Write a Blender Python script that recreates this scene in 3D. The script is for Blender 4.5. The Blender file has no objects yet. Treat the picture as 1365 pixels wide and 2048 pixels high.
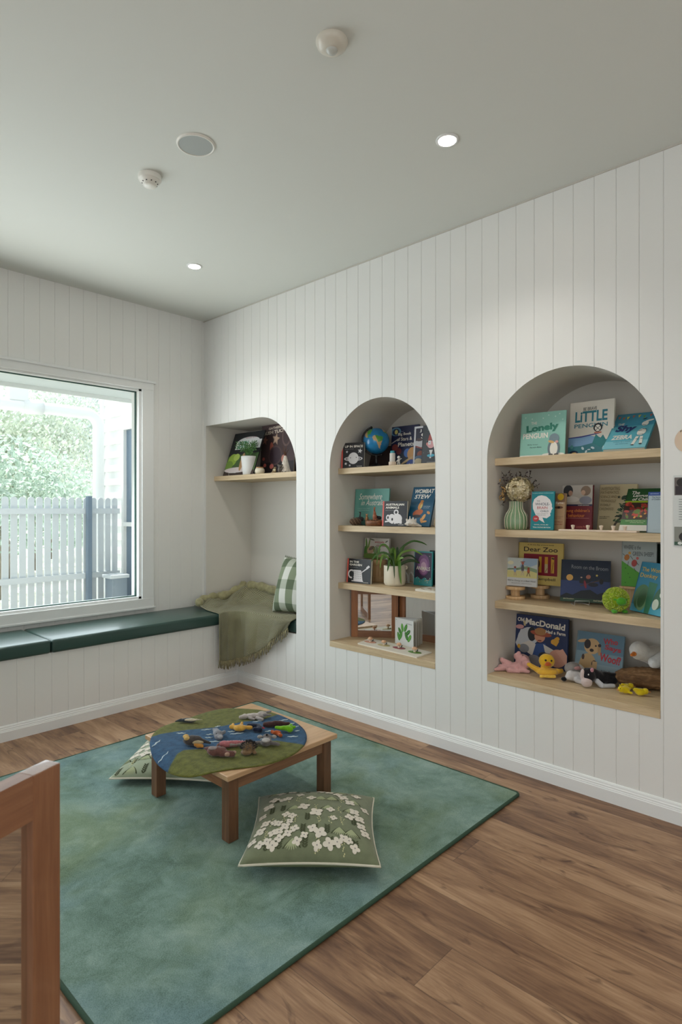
import bpy, bmesh, math, random
from mathutils import Vector, Matrix, Euler, noise
random.seed(7)
PI = math.pi
SC = bpy.context.scene
COL = SC.collection

# ------------------------------------------------------------------ camera, world, lights, exposure
H, FP, CX, HY = 1.249, 1199.0, 682.5, 1018.0
YAW = math.atan2(1270.5, 1199.0)                 # the long shelf wall runs this far left of the view
FW = Vector((math.sin(YAW), math.cos(YAW), 0)); RT = Vector((math.cos(YAW), -math.sin(YAW), 0))
CAMP = Vector((0, 0, H))
cd = bpy.data.cameras.new('camera'); cam = bpy.data.objects.new('camera', cd); COL.objects.link(cam)
cam.location = CAMP; cam.rotation_euler = (PI/2, 0, -YAW)
cd.sensor_fit = 'HORIZONTAL'; cd.sensor_width = 24; cd.lens = 24*FP/1365; cd.shift_y = -6/1365
cd.clip_start = 0.05; cd.clip_end = 200
cd.dof.use_dof = True; cd.dof.focus_distance = 3.2; cd.dof.aperture_fstop = 7.0
SC.camera = cam
SC.view_settings.view_transform = 'Standard'; SC.view_settings.look = 'None'
SC.view_settings.exposure = 0.0; SC.view_settings.gamma = 1; SC.view_settings.use_curve_mapping = False

world = bpy.data.worlds.new('world'); SC.world = world; world.use_nodes = True
wb = world.node_tree.nodes['Background']; wb.inputs[0].default_value = (0.86, 0.94, 1.0, 1); wb.inputs[1].default_value = 1.5

def area_light(name, loc, direction, sx, sy, power, color, spread=PI):
    l = bpy.data.lights.new(name, 'AREA'); l.shape = 'RECTANGLE'; l.size = sx; l.size_y = sy
    l.energy = power; l.color = color; l.spread = spread
    o = bpy.data.objects.new(name, l); COL.objects.link(o); o.location = loc
    o.rotation_euler = Vector(direction).to_track_quat('-Z', 'Y').to_euler()
    return o
sun = bpy.data.lights.new('sun', 'SUN'); sun.energy = 7.0; sun.angle = math.radians(2); sun.color = (1, .97, .9)
so = bpy.data.objects.new('sun', sun); COL.objects.link(so); so.rotation_euler = Vector((0.1, -0.38, -0.92)).to_track_quat('-Z', 'Y').to_euler()
# daylight lamp at the picture window; side and rear lamps are added room fill
area_light('window_daylight', (0.75, 3.99, 1.36), (0.05, -1, -0.12), 2.6, 1.4, 34, (0.86, 0.94, 1.0))
area_light('side_fill_light', (-2.35, 0.6, 1.35), (1, 0.1, -0.02), 3.4, 2.0, 36, (0.93, 0.97, 1.0))  # added fill lamp; the left wall has no glazing
area_light('rear_fill_light', (0.2, -2.75, 1.4), (0.1, 1, 0), 3.6, 2.1, 34, (1.0, 0.985, 0.96))  # added fill lamp in front of the solid rear wall

# ------------------------------------------------------------------ geometry from the photograph
def ray(px, py):
    u = (px-CX)/FP
    r = FW + RT*u; r.z = (HY-py)/FP
    return r
def onz(px, py, z): r = ray(px, py); return CAMP + r*((z-H)/r.z)
def onx(px, X, py=HY): r = ray(px, py); return CAMP + r*(X/r.x)
def ony(px, Y, py=HY): r = ray(px, py); return CAMP + r*(Y/r.y)

# ------------------------------------------------------------------ materials
def lin(h):
    if isinstance(h, (tuple, list)): return (*h[:3], 1)
    h = h.lstrip('#'); c = [int(h[i:i+2], 16)/255 for i in (0, 2, 4)]
    return (*[x/12.92 if x <= .04045 else ((x+.055)/1.055)**2.4 for x in c], 1)
_m = {}
def mat(name, col, rough=.6, metal=0, sheen=0, bump=0, bscale=200, var=0, vscale=8, spec=.5, coat=0, emit=0, trans=0, stretch=(1, 1, 1), sss=0):
    if name in _m: return _m[name]
    m = bpy.data.materials.new(name); m.use_nodes = True; _m[name] = m
    nt = m.node_tree; b = nt.nodes['Principled BSDF']; c = lin(col)
    b.inputs['Base Color'].default_value = c; b.inputs['Roughness'].default_value = rough
    b.inputs['Metallic'].default_value = metal; b.inputs['Specular IOR Level'].default_value = spec
    if sheen: b.inputs['Sheen Weight'].default_value = sheen; b.inputs['Sheen Roughness'].default_value = .4
    if coat: b.inputs['Coat Weight'].default_value = coat
    if trans: b.inputs['Transmission Weight'].default_value = trans
    if emit: b.inputs['Emission Color'].default_value = c; b.inputs['Emission Strength'].default_value = emit
    tc = nt.nodes.new('ShaderNodeTexCoord'); mp = nt.nodes.new('ShaderNodeMapping'); mp.inputs['Scale'].default_value = stretch
    nt.links.new(tc.outputs['Object'], mp.inputs[0])
    if var:
        n = nt.nodes.new('ShaderNodeTexNoise'); n.inputs['Scale'].default_value = vscale; n.inputs['Detail'].default_value = 5
        r = nt.nodes.new('ShaderNodeValToRGB'); r.color_ramp.elements[0].position = .3; r.color_ramp.elements[1].position = .7
        r.color_ramp.elements[0].color = (*[x*(1-var) for x in c[:3]], 1); r.color_ramp.elements[1].color = (*[min(1, x*(1+var)) for x in c[:3]], 1)
        nt.links.new(mp.outputs[0], n.inputs['Vector']); nt.links.new(n.outputs['Fac'], r.inputs[0]); nt.links.new(r.outputs[0], b.inputs['Base Color'])
    if bump:
        n = nt.nodes.new('ShaderNodeTexNoise'); n.inputs['Scale'].default_value = bscale; n.inputs['Detail'].default_value = 3
        bp = nt.nodes.new('ShaderNodeBump'); bp.inputs['Strength'].default_value = bump; bp.inputs['Distance'].default_value = .002
        nt.links.new(mp.outputs[0], n.inputs['Vector']); nt.links.new(n.outputs['Fac'], bp.inputs['Height']); nt.links.new(bp.outputs[0], b.inputs['Normal'])
    return m
def ink(h): return mat('print_'+h.lstrip('#'), h, rough=.45)
def felt(h): return mat('felt_'+h.lstrip('#'), h, rough=.95, sheen=.4, bump=.8, bscale=350, var=.18, vscale=60, spec=.2)
def plushmat(h): return mat('plush_'+h.lstrip('#'), h, rough=.9, sheen=.5, bump=.8, bscale=260, var=.08, vscale=30, spec=.2)
class NT:
    """tiny node helper"""
    def __init__(s, name, rough=.5, spec=.5):
        s.m = bpy.data.materials.new(name); s.m.use_nodes = True; s.t = s.m.node_tree; s.b = s.t.nodes['Principled BSDF']
        s.b.inputs['Roughness'].default_value = rough; s.b.inputs['Specular IOR Level'].default_value = spec
    def n(s, typ, **k):
        o = s.t.nodes.new('ShaderNode'+typ)
        for a, v in k.items(): setattr(o, a, v)
        return o
    def put(s, inp, v):
        if hasattr(v, 'links') or isinstance(v, bpy.types.NodeSocket): s.t.links.new(v, inp)
        else: inp.default_value = v
    def math(s, op, a, b=0.0, c=None):
        o = s.n('Math', operation=op); s.put(o.inputs[0], a); s.put(o.inputs[1], b)
        if c is not None: s.put(o.inputs[2], c)
        return o.outputs[0]
    def xyz(s, kind='Object'):
        tc = s.n('TexCoord'); sp = s.n('SeparateXYZ'); s.t.links.new(tc.outputs[kind], sp.inputs[0]); s.co = tc.outputs[kind]
        return sp.outputs
    def comb(s, x, y, z=0.0):
        o = s.n('CombineXYZ'); s.put(o.inputs[0], x); s.put(o.inputs[1], y); s.put(o.inputs[2], z); return o.outputs[0]
    def noise(s, vec, scale, detail=4, rough=.5, dist=0):
        o = s.n('TexNoise'); s.put(o.inputs['Vector'], vec); o.inputs['Scale'].default_value = scale
        o.inputs['Detail'].default_value = detail; o.inputs['Roughness'].default_value = rough; o.inputs['Distortion'].default_value = dist
        return o.outputs['Fac']
    def ramp(s, f, stops):
        o = s.n('ValToRGB'); s.put(o.inputs[0], f); e = o.color_ramp.elements
        while len(e) < len(stops): e.new(.5)
        for k, (p, c) in zip(e, stops): k.position = p; k.color = lin(c)
        return o.outputs[0]
    def mix(s, f, a, b, mode='MIX'):
        o = s.n('Mix', data_type='RGBA', blend_type=mode); s.put(o.inputs[0], f); s.put(o.inputs[6], a); s.put(o.inputs[7], b); return o.outputs[2]
    def bump(s, h, strength=.5, dist=.002):
        o = s.n('Bump'); s.put(o.inputs['Height'], h); o.inputs['Strength'].default_value = strength; o.inputs['Distance'].default_value = dist
        s.t.links.new(o.outputs[0], s.b.inputs['Normal'])
    def color(s, c): s.put(s.b.inputs['Base Color'], c)

WHITE = mat('white_wall_paint', '#e9e9e6', rough=.45, spec=.4, bump=.05, bscale=90)
NICHEP = mat('warm_niche_tone', '#dedad2', rough=.6, bump=.05, bscale=90)  # niche interiors slightly darker and warmer than the wall white
CEIL = mat('ceiling_paint', '#dddfd9', rough=.85, bump=.05, bscale=120)
TRIM = mat('white_gloss_trim', '#eceeed', rough=.3)
PLASTIC = mat('white_plastic', '#eeece4', rough=.35)

def wood(name, c0, c1, c2, axis='Y', rough=.45, scale=1.0):
    if name in _m: return _m[name]
    k = NT(name, rough); x, y, z = k.xyz()
    a = {'X': (x, y, z), 'Y': (y, x, z), 'Z': (z, x, y)}[axis]
    v = k.comb(k.math('MULTIPLY', a[0], 1.2*scale), k.math('MULTIPLY', a[1], 14*scale), k.math('MULTIPLY', a[2], 14*scale))
    n = k.noise(v, 3.0, 6, .6, .5)
    n2 = k.noise(k.comb(k.math('MULTIPLY', a[0], 6*scale), k.math('MULTIPLY', a[1], 160*scale), k.math('MULTIPLY', a[2], 160*scale)), 2.0, 2)
    f = k.math('ADD', k.math('MULTIPLY', n, .75), k.math('MULTIPLY', n2, .25))
    k.color(k.ramp(f, [(.3, c0), (.5, c1), (.7, c2)])); k.bump(n2, .15, .001)
    _m[name] = k.m; return k.m
SHELFW = wood('pale_oak_laminate', '#b39a78', '#cdb692', '#dbc7a6', 'Y', .5)
TABLEW = wood('oiled_beech', '#6f4f3a', '#8a654a', '#a07858', 'X', .4)
LEGW = wood('oiled_beech_upright', '#5e4231', '#725039', '#886447', 'Z', .42)
TOPW = wood('light_beech_top', '#b08b66', '#c5a07a', '#d3b08a', 'X', .35)
BLOCKW = wood('pale_turned_wood', '#b88f63', '#cfaa7b', '#dfc097', 'Z', .5, 2)

def floor_mat():
    k = NT('oak_plank_floor', .42, .45); x, y, z = k.xyz()
    W, L = .182, 1.22
    row = k.math('FLOOR', k.math('DIVIDE', x, W))
    wn = k.n('TexWhiteNoise', noise_dimensions='1D'); k.put(wn.inputs['W'], row)
    yo = k.math('ADD', k.math('DIVIDE', y, L), k.math('MULTIPLY', wn.outputs['Value'], 7.3))
    colm = k.math('FLOOR', yo)
    wn2 = k.n('TexWhiteNoise', noise_dimensions='2D'); k.put(wn2.inputs['Vector'], k.comb(row, colm))
    tone = wn2.outputs['Value']
    fx = k.math('FRACT', k.math('DIVIDE', x, W)); fy = k.math('FRACT', yo)
    ex = k.math('MINIMUM', fx, k.math('SUBTRACT', 1.0, fx)); ey = k.math('MULTIPLY', k.math('MINIMUM', fy, k.math('SUBTRACT', 1.0, fy)), L/W)
    gap = k.math('LESS_THAN', k.math('MINIMUM', ex, ey), .006)
    off = k.math('MULTIPLY', tone, 31.0)
    g = k.comb(k.math('ADD', k.math('MULTIPLY', x, 6.5), off), k.math('MULTIPLY', y, .95), off)
    n1 = k.noise(g, 1.6, 6, .62, 1.2)
    g2 = k.comb(k.math('ADD', k.math('MULTIPLY', x, 90.0), off), k.math('MULTIPLY', y, 5.0), off)
    n2 = k.noise(g2, 1.5, 4, .6, .3)
    kn = k.noise(k.comb(k.math('ADD', k.math('MULTIPLY', x, 11), off), k.math('MULTIPLY', y, 3.6), off), 1.5, 3, .5, 1.4)
    f = k.math('ADD', k.math('MULTIPLY', n1, .72), k.math('MULTIPLY', n2, .28))
    f = k.math('ADD', f, k.math('MULTIPLY', k.math('SUBTRACT', tone, .5), .2))
    c = k.ramp(f, [(.31, '#5c4131'), (.43, '#805f47'), (.54, '#9d7a5c'), (.68, '#b99777')])
    c = k.mix(k.ramp(kn, [(.6, '#000000'), (.76, '#ffffff')]), c, lin('#54382a'))
    c = k.mix(k.math('MULTIPLY', gap, .55), c, lin('#3c291e'))
    k.color(c)
    k.bump(k.math('SUBTRACT', k.math('MULTIPLY', n2, .3), gap), .25, .001)
    k.put(k.b.inputs['Roughness'], k.math('ADD', .36, k.math('MULTIPLY', n2, .18)))
    return k.m
def rug_mat():
    k = NT('teal_green_rug_pile', .9, .2); k.pos = k.xyz()
    k.b.inputs['Sheen Weight'].default_value = .35; k.b.inputs['Sheen Roughness'].default_value = .35; k.b.inputs['Sheen Tint'].default_value = lin('#b4c6cc')
    n1 = k.noise(k.co, 2.6, 5, .62, .7); n2 = k.noise(k.co, 11, 5, .65, .8); n3 = k.noise(k.co, 330, 2)
    f = k.math('ADD', k.math('ADD', k.math('MULTIPLY', n1, .46), k.math('MULTIPLY', n2, .26)), k.math('MULTIPLY', n3, .28))
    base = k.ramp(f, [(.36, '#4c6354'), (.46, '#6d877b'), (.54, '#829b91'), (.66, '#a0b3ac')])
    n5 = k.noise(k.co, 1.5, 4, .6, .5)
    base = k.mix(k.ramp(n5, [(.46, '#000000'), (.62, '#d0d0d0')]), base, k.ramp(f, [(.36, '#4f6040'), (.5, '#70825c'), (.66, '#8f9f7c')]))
    n6 = k.noise(k.comb(k.pos[0], k.pos[1], 7.7), 1.2, 4, .6, .4)  # blue patches put window daylight sheen into the pile colour
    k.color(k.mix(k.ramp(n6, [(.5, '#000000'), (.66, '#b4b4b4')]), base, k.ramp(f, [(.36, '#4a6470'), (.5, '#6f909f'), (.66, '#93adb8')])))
    n4 = k.noise(k.co, 260, 2)
    k.bump(k.math('ADD', n4, k.math('MULTIPLY', n2, 2.0)), .6, .004)
    return k.m

# ------------------------------------------------------------------ mesh builder
class MB:
    def __init__(s): s.v = []; s.f = []; s.fm = []; s.mats = []; s.T = Matrix.Identity(4); s.sm = []
    def mi(s, m):
        if m not in s.mats: s.mats.append(m)
        return s.mats.index(m)
    def add(s, vs, fs, m, smooth=False):
        b = len(s.v); i = s.mi(m)
        s.v += [s.T @ Vector(v) for v in vs]; s.f += [tuple(b+k for k in f) for f in fs]
        s.fm += [i]*len(fs); s.sm += [smooth]*len(fs); return s
    def box(s, p0, p1, m, bev=0):
        x0, y0, z0 = p0; x1, y1, z1 = p1
        if bev:
            bm = bmesh.new(); bmesh.ops.create_cube(bm, size=1)
            for v in bm.verts: v.co = Vector(((x0+x1)/2+v.co.x*(x1-x0), (y0+y1)/2+v.co.y*(y1-y0), (z0+z1)/2+v.co.z*(z1-z0)))
            bmesh.ops.bevel(bm, geom=bm.edges[:], offset=bev, segments=3, affect='EDGES', profile=.5)
            bm.verts.index_update(); vs = [v.co.copy() for v in bm.verts]; fs = [[v.index for v in f.verts] for f in bm.faces]; bm.free()
            return s.add(vs, fs, m, bev > .004)
        vs = [(x0, y0, z0), (x1, y0, z0), (x1, y1, z0), (x0, y1, z0), (x0, y0, z1), (x1, y0, z1), (x1, y1, z1), (x0, y1, z1)]
        return s.add(vs, [(0, 3, 2, 1), (4, 5, 6, 7), (0, 1, 5, 4), (1, 2, 6, 5), (2, 3, 7, 6), (3, 0, 4, 7)], m)
    def lathe(s, prof, m, c=(0, 0, 0), n=32, smooth=True, rib=0, ribs=0, mfun=None):
        vs = []; fs = []
        for (r, z) in prof:
            for i in range(n):
                a = 2*PI*i/n; vs.append((c[0]+r*math.cos(a), c[1]+r*math.sin(a), c[2]+z))
        for j in range(len(prof)-1):
            for i in range(n):
                fs.append((j*n+i, j*n+(i+1) % n, (j+1)*n+(i+1) % n, (j+1)*n+i))
        s.add(vs, fs, m, smooth)
        if prof[0][0] > 1e-5: s.add([(c[0]+prof[0][0]*math.cos(2*PI*i/n), c[1]+prof[0][0]*math.sin(2*PI*i/n), c[2]+prof[0][1]) for i in range(n)], [tuple(range(n-1, -1, -1))], m)
        if prof[-1][0] > 1e-5: s.add([(c[0]+prof[-1][0]*math.cos(2*PI*i/n), c[1]+prof[-1][0]*math.sin(2*PI*i/n), c[2]+prof[-1][1]) for i in range(n)], [tuple(range(n))], m)
        return s
    def ell(s, c, r, m, rot=None, n=16, k=10):
        R = Euler(rot).to_matrix() if rot else Matrix.Identity(3); c = Vector(c)
        vs = [c+R@Vector((0, 0, -r[2]))]; fs = []
        for j in range(1, k):
            p = -PI/2+PI*j/k
            for i in range(n):
                a = 2*PI*i/n; vs.append(c+R@Vector((r[0]*math.cos(p)*math.cos(a), r[1]*math.cos(p)*math.sin(a), r[2]*math.sin(p))))
        vs.append(c+R@Vector((0, 0, r[2]))); L = len(vs)-1
        for i in range(n): fs.append((0, 1+(i+1) % n, 1+i)); fs.append((L, 1+(k-2)*n+i, 1+(k-2)*n+(i+1) % n))
        for j in range(k-2):
            for i in range(n): fs.append((1+j*n+i, 1+j*n+(i+1) % n, 1+(j+1)*n+(i+1) % n, 1+(j+1)*n+i))
        return s.add(vs, fs, m, True)
    def tube(s, pts, r, m, n=8, closed=False, smooth=True):
        pts = [Vector(p) for p in pts]; N = len(pts); rr = r if isinstance(r, (list, tuple)) else [r]*N
        vs = []; fs = []; up = None
        for i, p in enumerate(pts):
            a = pts[(i-1) % N] if (closed or i > 0) else p; b = pts[(i+1) % N] if (closed or i < N-1) else p
            t = (b-a).normalized()
            if up is None: up = t.orthogonal().normalized()
            else: up = (up-t*up.dot(t)); up = up.normalized() if up.length > 1e-6 else t.orthogonal().normalized()
            q = t.cross(up)
            for k in range(n): an = 2*PI*k/n; vs.append(p+(up*math.cos(an)+q*math.sin(an))*rr[i])
        for i in range(N if closed else N-1):
            j = (i+1) % N
            for k in range(n): fs.append((i*n+k, i*n+(k+1) % n, j*n+(k+1) % n, j*n+k))
        if not closed: fs.append(tuple(range(n-1, -1, -1))); fs.append(tuple((N-1)*n+k for k in range(n)))
        return s.add(vs, fs, m, smooth)
    def cyl(s, p0, p1, r0, r1, m, n=20): return s.tube([p0, p1], [r0, r1], m, n)
    def prism(s, pts, y0, y1, m):            # outline in local x,z given depth y0..y1
        n = len(pts); vs = [(x, y0, z) for x, z in pts]+[(x, y1, z) for x, z in pts]
        return s.add(vs, [tuple(range(n)), tuple(range(2*n-1, n-1, -1))]+[(i, n+i, n+(i+1) % n, (i+1) % n) for i in range(n)], m)
    def build(s, name, parent=None, loc=(0, 0, 0), rot=(0, 0, 0), kind=None):
        me = bpy.data.meshes.new(name); me.from_pydata([tuple(v) for v in s.v], [], s.f)
        for m in s.mats: me.materials.append(m)
        me.polygons.foreach_set('material_index', s.fm); me.polygons.foreach_set('use_smooth', s.sm); me.update()
        o = bpy.data.objects.new(name, me); COL.objects.link(o); o.location = loc; o.rotation_euler = rot
        if parent: o.parent = parent
        if kind: o['kind'] = kind
        return o
def tag(o, label, cat, group=None):
    o['label'] = label; o['category'] = cat
    if group: o['group'] = group
    return o
def thing(name, label, cat, loc=(0, 0, 0), rot=(0, 0, 0), group=None):
    o = bpy.data.objects.new(name, None); COL.objects.link(o); o.location = loc; o.rotation_euler = rot; o.empty_display_size = .05
    return tag(o, label, cat, group)
def merge(a, b):
    """fold the printed or stitched pattern b into the mesh of its part a"""
    off = {}
    for i, m in enumerate(b.data.materials):
        if m.name not in a.data.materials: a.data.materials.append(m)
        off[i] = list(a.data.materials).index(m)
    for p in b.data.polygons: p.material_index = off[p.material_index]
    bm = bmesh.new(); bm.from_mesh(a.data); bm.from_mesh(b.data); bm.to_mesh(a.data); bm.free()
    me = b.data; bpy.data.objects.remove(b); bpy.data.meshes.remove(me)
def dup(root, loc, rotz=None, label=None):
    r = root.copy(); COL.objects.link(r); r.location = loc
    if rotz is not None: r.rotation_euler = (0, 0, rotz)
    if label: r['label'] = label
    for ch in list(root.children):
        c = ch.copy(); COL.objects.link(c); c.parent = r
        for g in ch.children: d = g.copy(); COL.objects.link(d); d.parent = c
    return r
def bake(o):
    bpy.context.view_layer.update()
    dg = bpy.context.evaluated_depsgraph_get()
    me = bpy.data.meshes.new_from_object(o.evaluated_get(dg)); old = o.data
    o.modifiers.clear(); o.data = me; me.name = o.name
    return o
def plush(name, blobs, m, parent=None, voxel=.003, loc=(0, 0, 0), rot=(0, 0, 0), smooth=4, lump=0):
    """one continuous soft skin grown around overlapping blobs: (centre, radii[, rot]) or ('c', p0, p1, r0, r1)"""
    b = MB()
    for q in blobs:
        if q[0] == 'c':
            p0, p1 = Vector(q[1]), Vector(q[2])
            for i in range(7):
                t = i/6; r = q[3]*(1-t)+q[4]*t; b.ell(p0.lerp(p1, t), (r, r, r), m, n=12, k=8)
        else: b.ell(q[0], q[1], m, q[2] if len(q) > 2 else None)
    o = b.build(name, parent, loc, rot)
    md = o.modifiers.new('r', 'REMESH'); md.mode = 'VOXEL'; md.voxel_size = voxel; md.use_smooth_shade = True
    if smooth: sm = o.modifiers.new('s', 'SMOOTH'); sm.iterations = smooth; sm.factor = .5
    bake(o)
    if lump:
        for v in o.data.vertices: v.co += v.normal*lump*noise.noise(v.co*60)
    for p in o.data.polygons: p.use_smooth = True
    if not o.data.materials: o.data.materials.append(m)
    return o
# ------------------------------------------------------------------ the room shell
XW, YB, ZC = 2.651, 3.965, 2.70            # shelf wall, window wall, ceiling
XL, YR = -2.4, -2.8                        # unseen left and rear walls
YF = 3.532                                 # bench front
PITCH = .0917
XN = 3.09                                  # back of the niches
ZT, RAD, ZBASE = 1.889, .392, .40
def groove(y, ph):                         # V joint depth at coordinate y
    d = abs((y-ph+PITCH/2) % PITCH-PITCH/2)
    return max(0, .0028*(1-d/.0022))
def breaks(a, b, ph, extra=(), step=None):
    s = {round(a, 5), round(b, 5)} | {round(e, 5) for e in extra}
    g = ph-math.floor((ph-a)/PITCH)*PITCH-PITCH
    while g < b+PITCH:
        for d in (-.0022, 0, .0022):
            if a < g+d < b: s.add(round(g+d, 5))
        g += PITCH
    if step:
        for (p, q) in step:
            n = 64
            for i in range(n+1):
                t = (1-math.cos(PI*i/n))/2; s.add(round(p+(q-p)*t, 5))
    return sorted(s)
NICHES = [('corner', 2.904, 3.938, .43), ('middle', 1.8155, 2.598, ZBASE), ('right', .7235, 1.508, ZBASE)]
def ntop(k, y):
    n, a, b, zb = NICHES[k]
    if k == 0:
        c = a+RAD
        return ZT if y >= c else ZT-RAD+math.sqrt(max(0, RAD**2-(c-y)**2))
    c = (a+b)/2; r = (b-a)/2
    return ZT-r+math.sqrt(max(0, r*r-(y-c)**2))
w = MB()
ys = breaks(YR, YB, .7123, [q for n in NICHES for q in n[1:3]], [(n[1], n[2]) for n in NICHES])
for y0, y1 in zip(ys, ys[1:]):
    x0, x1 = XW+groove(y0, .7123), XW+groove(y1, .7123); hit = None; ym = (y0+y1)/2
    for k, n in enumerate(NICHES):
        if n[1] < ym < n[2]: hit = k
    def q(z00, z01, z10, z11): w.add([(x0, y0, z00), (x1, y1, z10), (x1, y1, z11), (x0, y0, z01)], [(0, 3, 2, 1)], WHITE)
    if hit is None: q(0, ZC, 0, ZC)
    else:
        zb = NICHES[hit][3]; q(0, zb, 0, zb); q(ntop(hit, y0), ZC, ntop(hit, y1), ZC)
for k, (nm, a, b, zb) in enumerate(NICHES):
    if k == 0: arc = [(a, zb)]+[(a+RAD-RAD*math.cos(t), ZT-RAD+RAD*math.sin(t)) for t in [PI/2*i/28 for i in range(29)]]+[(b, ZT), (b, zb)]
    else:
        r = (b-a)/2; arc = [(a, zb)]+[((a+b)/2-r*math.cos(t), ZT-r+r*math.sin(t)) for t in [PI*i/56 for i in range(57)]]+[(b, zb)]
    n = len(arc)
    vs = [(XW, y, z) for y, z in arc]+[(XN, y, z) for y, z in arc]
    w.add(vs, [(i, i+1, n+i+1, n+i) for i in range(1, n-2)], NICHEP, True)
    w.add(vs, [(0, 1, n+1, n), (n-2, n-1, 2*n-1, 2*n-2), (n-1, 0, n, 2*n-1)], NICHEP)
    w.add([(XN, y, z) for y, z in arc], [tuple(range(n))], NICHEP)
w.build('wall_right', kind='structure')

# window wall with an opening
WX0, WX1, WZ0, WZ1 = -.55, 2.135, .60, 2.115
b = MB(); xs = breaks(XL, XW, 1.1645, [WX0, WX1])
for x0, x1 in zip(xs, xs[1:]):
    g0, g1 = YB+groove(x0, 1.1645), YB+groove(x1, 1.1645)
    for z0, z1 in ([(0, WZ0), (WZ1, ZC)] if WX0 < (x0+x1)/2 < WX1 else [(0, ZC)]):
        b.add([(x0, g0, z0), (x1, g1, z0), (x1, g1, z1), (x0, g0, z1)], [(0, 1, 2, 3)], WHITE)
t = .12
b.add([(WX0, YB, WZ0), (WX1, YB, WZ0), (WX1, YB, WZ1), (WX0, YB, WZ1), (WX0, YB+t, WZ0), (WX1, YB+t, WZ0), (WX1, YB+t, WZ1), (WX0, YB+t, WZ1)],
      [(0, 1, 5, 4), (1, 2, 6, 5), (2, 3, 7, 6), (3, 0, 4, 7)], WHITE)
b.box((XL, YB+.09, 0), (WX0, YB+.12, ZC), WHITE); b.box((WX1, YB+.09, 0), (XW+.6, YB+.12, ZC), WHITE)
b.box((WX0, YB+.09, 0), (WX1, YB+.12, WZ0), WHITE); b.box((WX0, YB+.09, WZ1), (WX1, YB+.12, ZC), WHITE)
b.build('wall_back', kind='structure')
MB().box((XL-.1, YR, 0), (XL, YB+.1, ZC), WHITE).build('wall_left', kind='structure')
MB().box((XL, YR-.1, 0), (XN, YR, ZC), WHITE).build('wall_rear', kind='structure')
fo = MB().box((XL, YR, -.05), (XN, YB+.1, 0), floor_mat()).build('floor', kind='structure')
MB().box((XL, YR, ZC), (XN, YB+.12, ZC+.06), CEIL).build('ceiling', kind='structure')

def skirting(name, p0, p1, nrm):
    prof = [(0, 0), (.016, 0), (.016, .052), (.0135, .0545), (.0135, .058), (.011, .062), (.011, .067), (.008, .070), (.007, .077), (.004, .082), (0, .083)]
    p0, p1, nv = Vector(p0), Vector(p1), Vector(nrm); n = len(prof)
    vs = [p0+nv*d+Vector((0, 0, z)) for d, z in prof]+[p1+nv*d+Vector((0, 0, z)) for d, z in prof]
    return MB().add(vs, [(i, i+1, n+i+1, n+i) for i in range(n-1)]+[tuple(range(n)), tuple(range(2*n-1, n-1, -1))], TRIM).build(name, kind='structure')
skirting('baseboard_right', (XW, YR, 0), (XW, YF, 0), (-1, 0, 0))
MB().box((XW-.006, YR, ZC-.006), (XW, YB, ZC), mat('shadow_gap_bead', '#c9c5bc', .6)).build('trim_1', kind='structure')

# built-in bench under the window
bench = thing('window_bench', 'long built-in white panelled bench below the picture window', 'bench', (0, 0, 0))
b = MB(); xs = breaks(XL, XW, 1.1645)
for x0, x1 in zip(xs, xs[1:]):
    b.add([(x0, YF+groove(x0, 1.1645), 0), (x1, YF+groove(x1, 1.1645), 0), (x1, YF+groove(x1, 1.1645), .434), (x0, YF+groove(x0, 1.1645), .434)], [(0, 1, 2, 3)], WHITE)
b.build('front_panel', bench)
MB().box((XL, YF+.004, .416), (XW, YB, .434), TRIM).build('seat_board', bench)
sk = skirting('baseboard', (XL, YF, 0), (XW, YF, 0), (0, -1, 0)); del sk['kind']; sk.parent = bench

LEATHER = mat('dark_green_vinyl', '#2e4943', rough=.34, spec=.5, bump=.15, bscale=160, coat=.1)
def cushion(label, x0, x1, y0, y1):
    cx, cy = (x0+x1)/2, (y0+y1)/2
    o = thing('bench_cushion', label, 'cushion', (cx, cy, .434))
    bm = bmesh.new(); bmesh.ops.create_cube(bm, size=1)
    for v in bm.verts: v.co = Vector((v.co.x*(x1-x0), v.co.y*(y1-y0), (v.co.z+.5)*.076))
    bmesh.ops.bevel(bm, geom=bm.edges[:], offset=.016, segments=5, affect='EDGES', profile=.5)
    bm.verts.index_update()
    m = MB(); m.add([v.co.copy() for v in bm.verts], [[v.index for v in f.verts] for f in bm.faces], LEATHER, True); bm.free()
    m.build('padded_seat', o)
    hx, hy = (x1-x0)/2-.003, (y1-y0)/2-.003
    MB().tube([(-hx, -hy, .062), (hx, -hy, .062), (hx, hy, .062), (-hx, hy, .062)], .0022, LEATHER, 6, True).build('seam', o)
cushion('dark green vinyl bench cushion cut off by the left edge of the photo', -.9, 1.337, 3.508, YB-.004)
cushion('long dark green vinyl bench cushion running from the seam to the corner', 1.341, 2.648, 3.508, YB-.004)
cushion('dark green vinyl cushion inside the corner niche under the throw', 2.655, XN-.003, 2.908, YB-.03)

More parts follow.
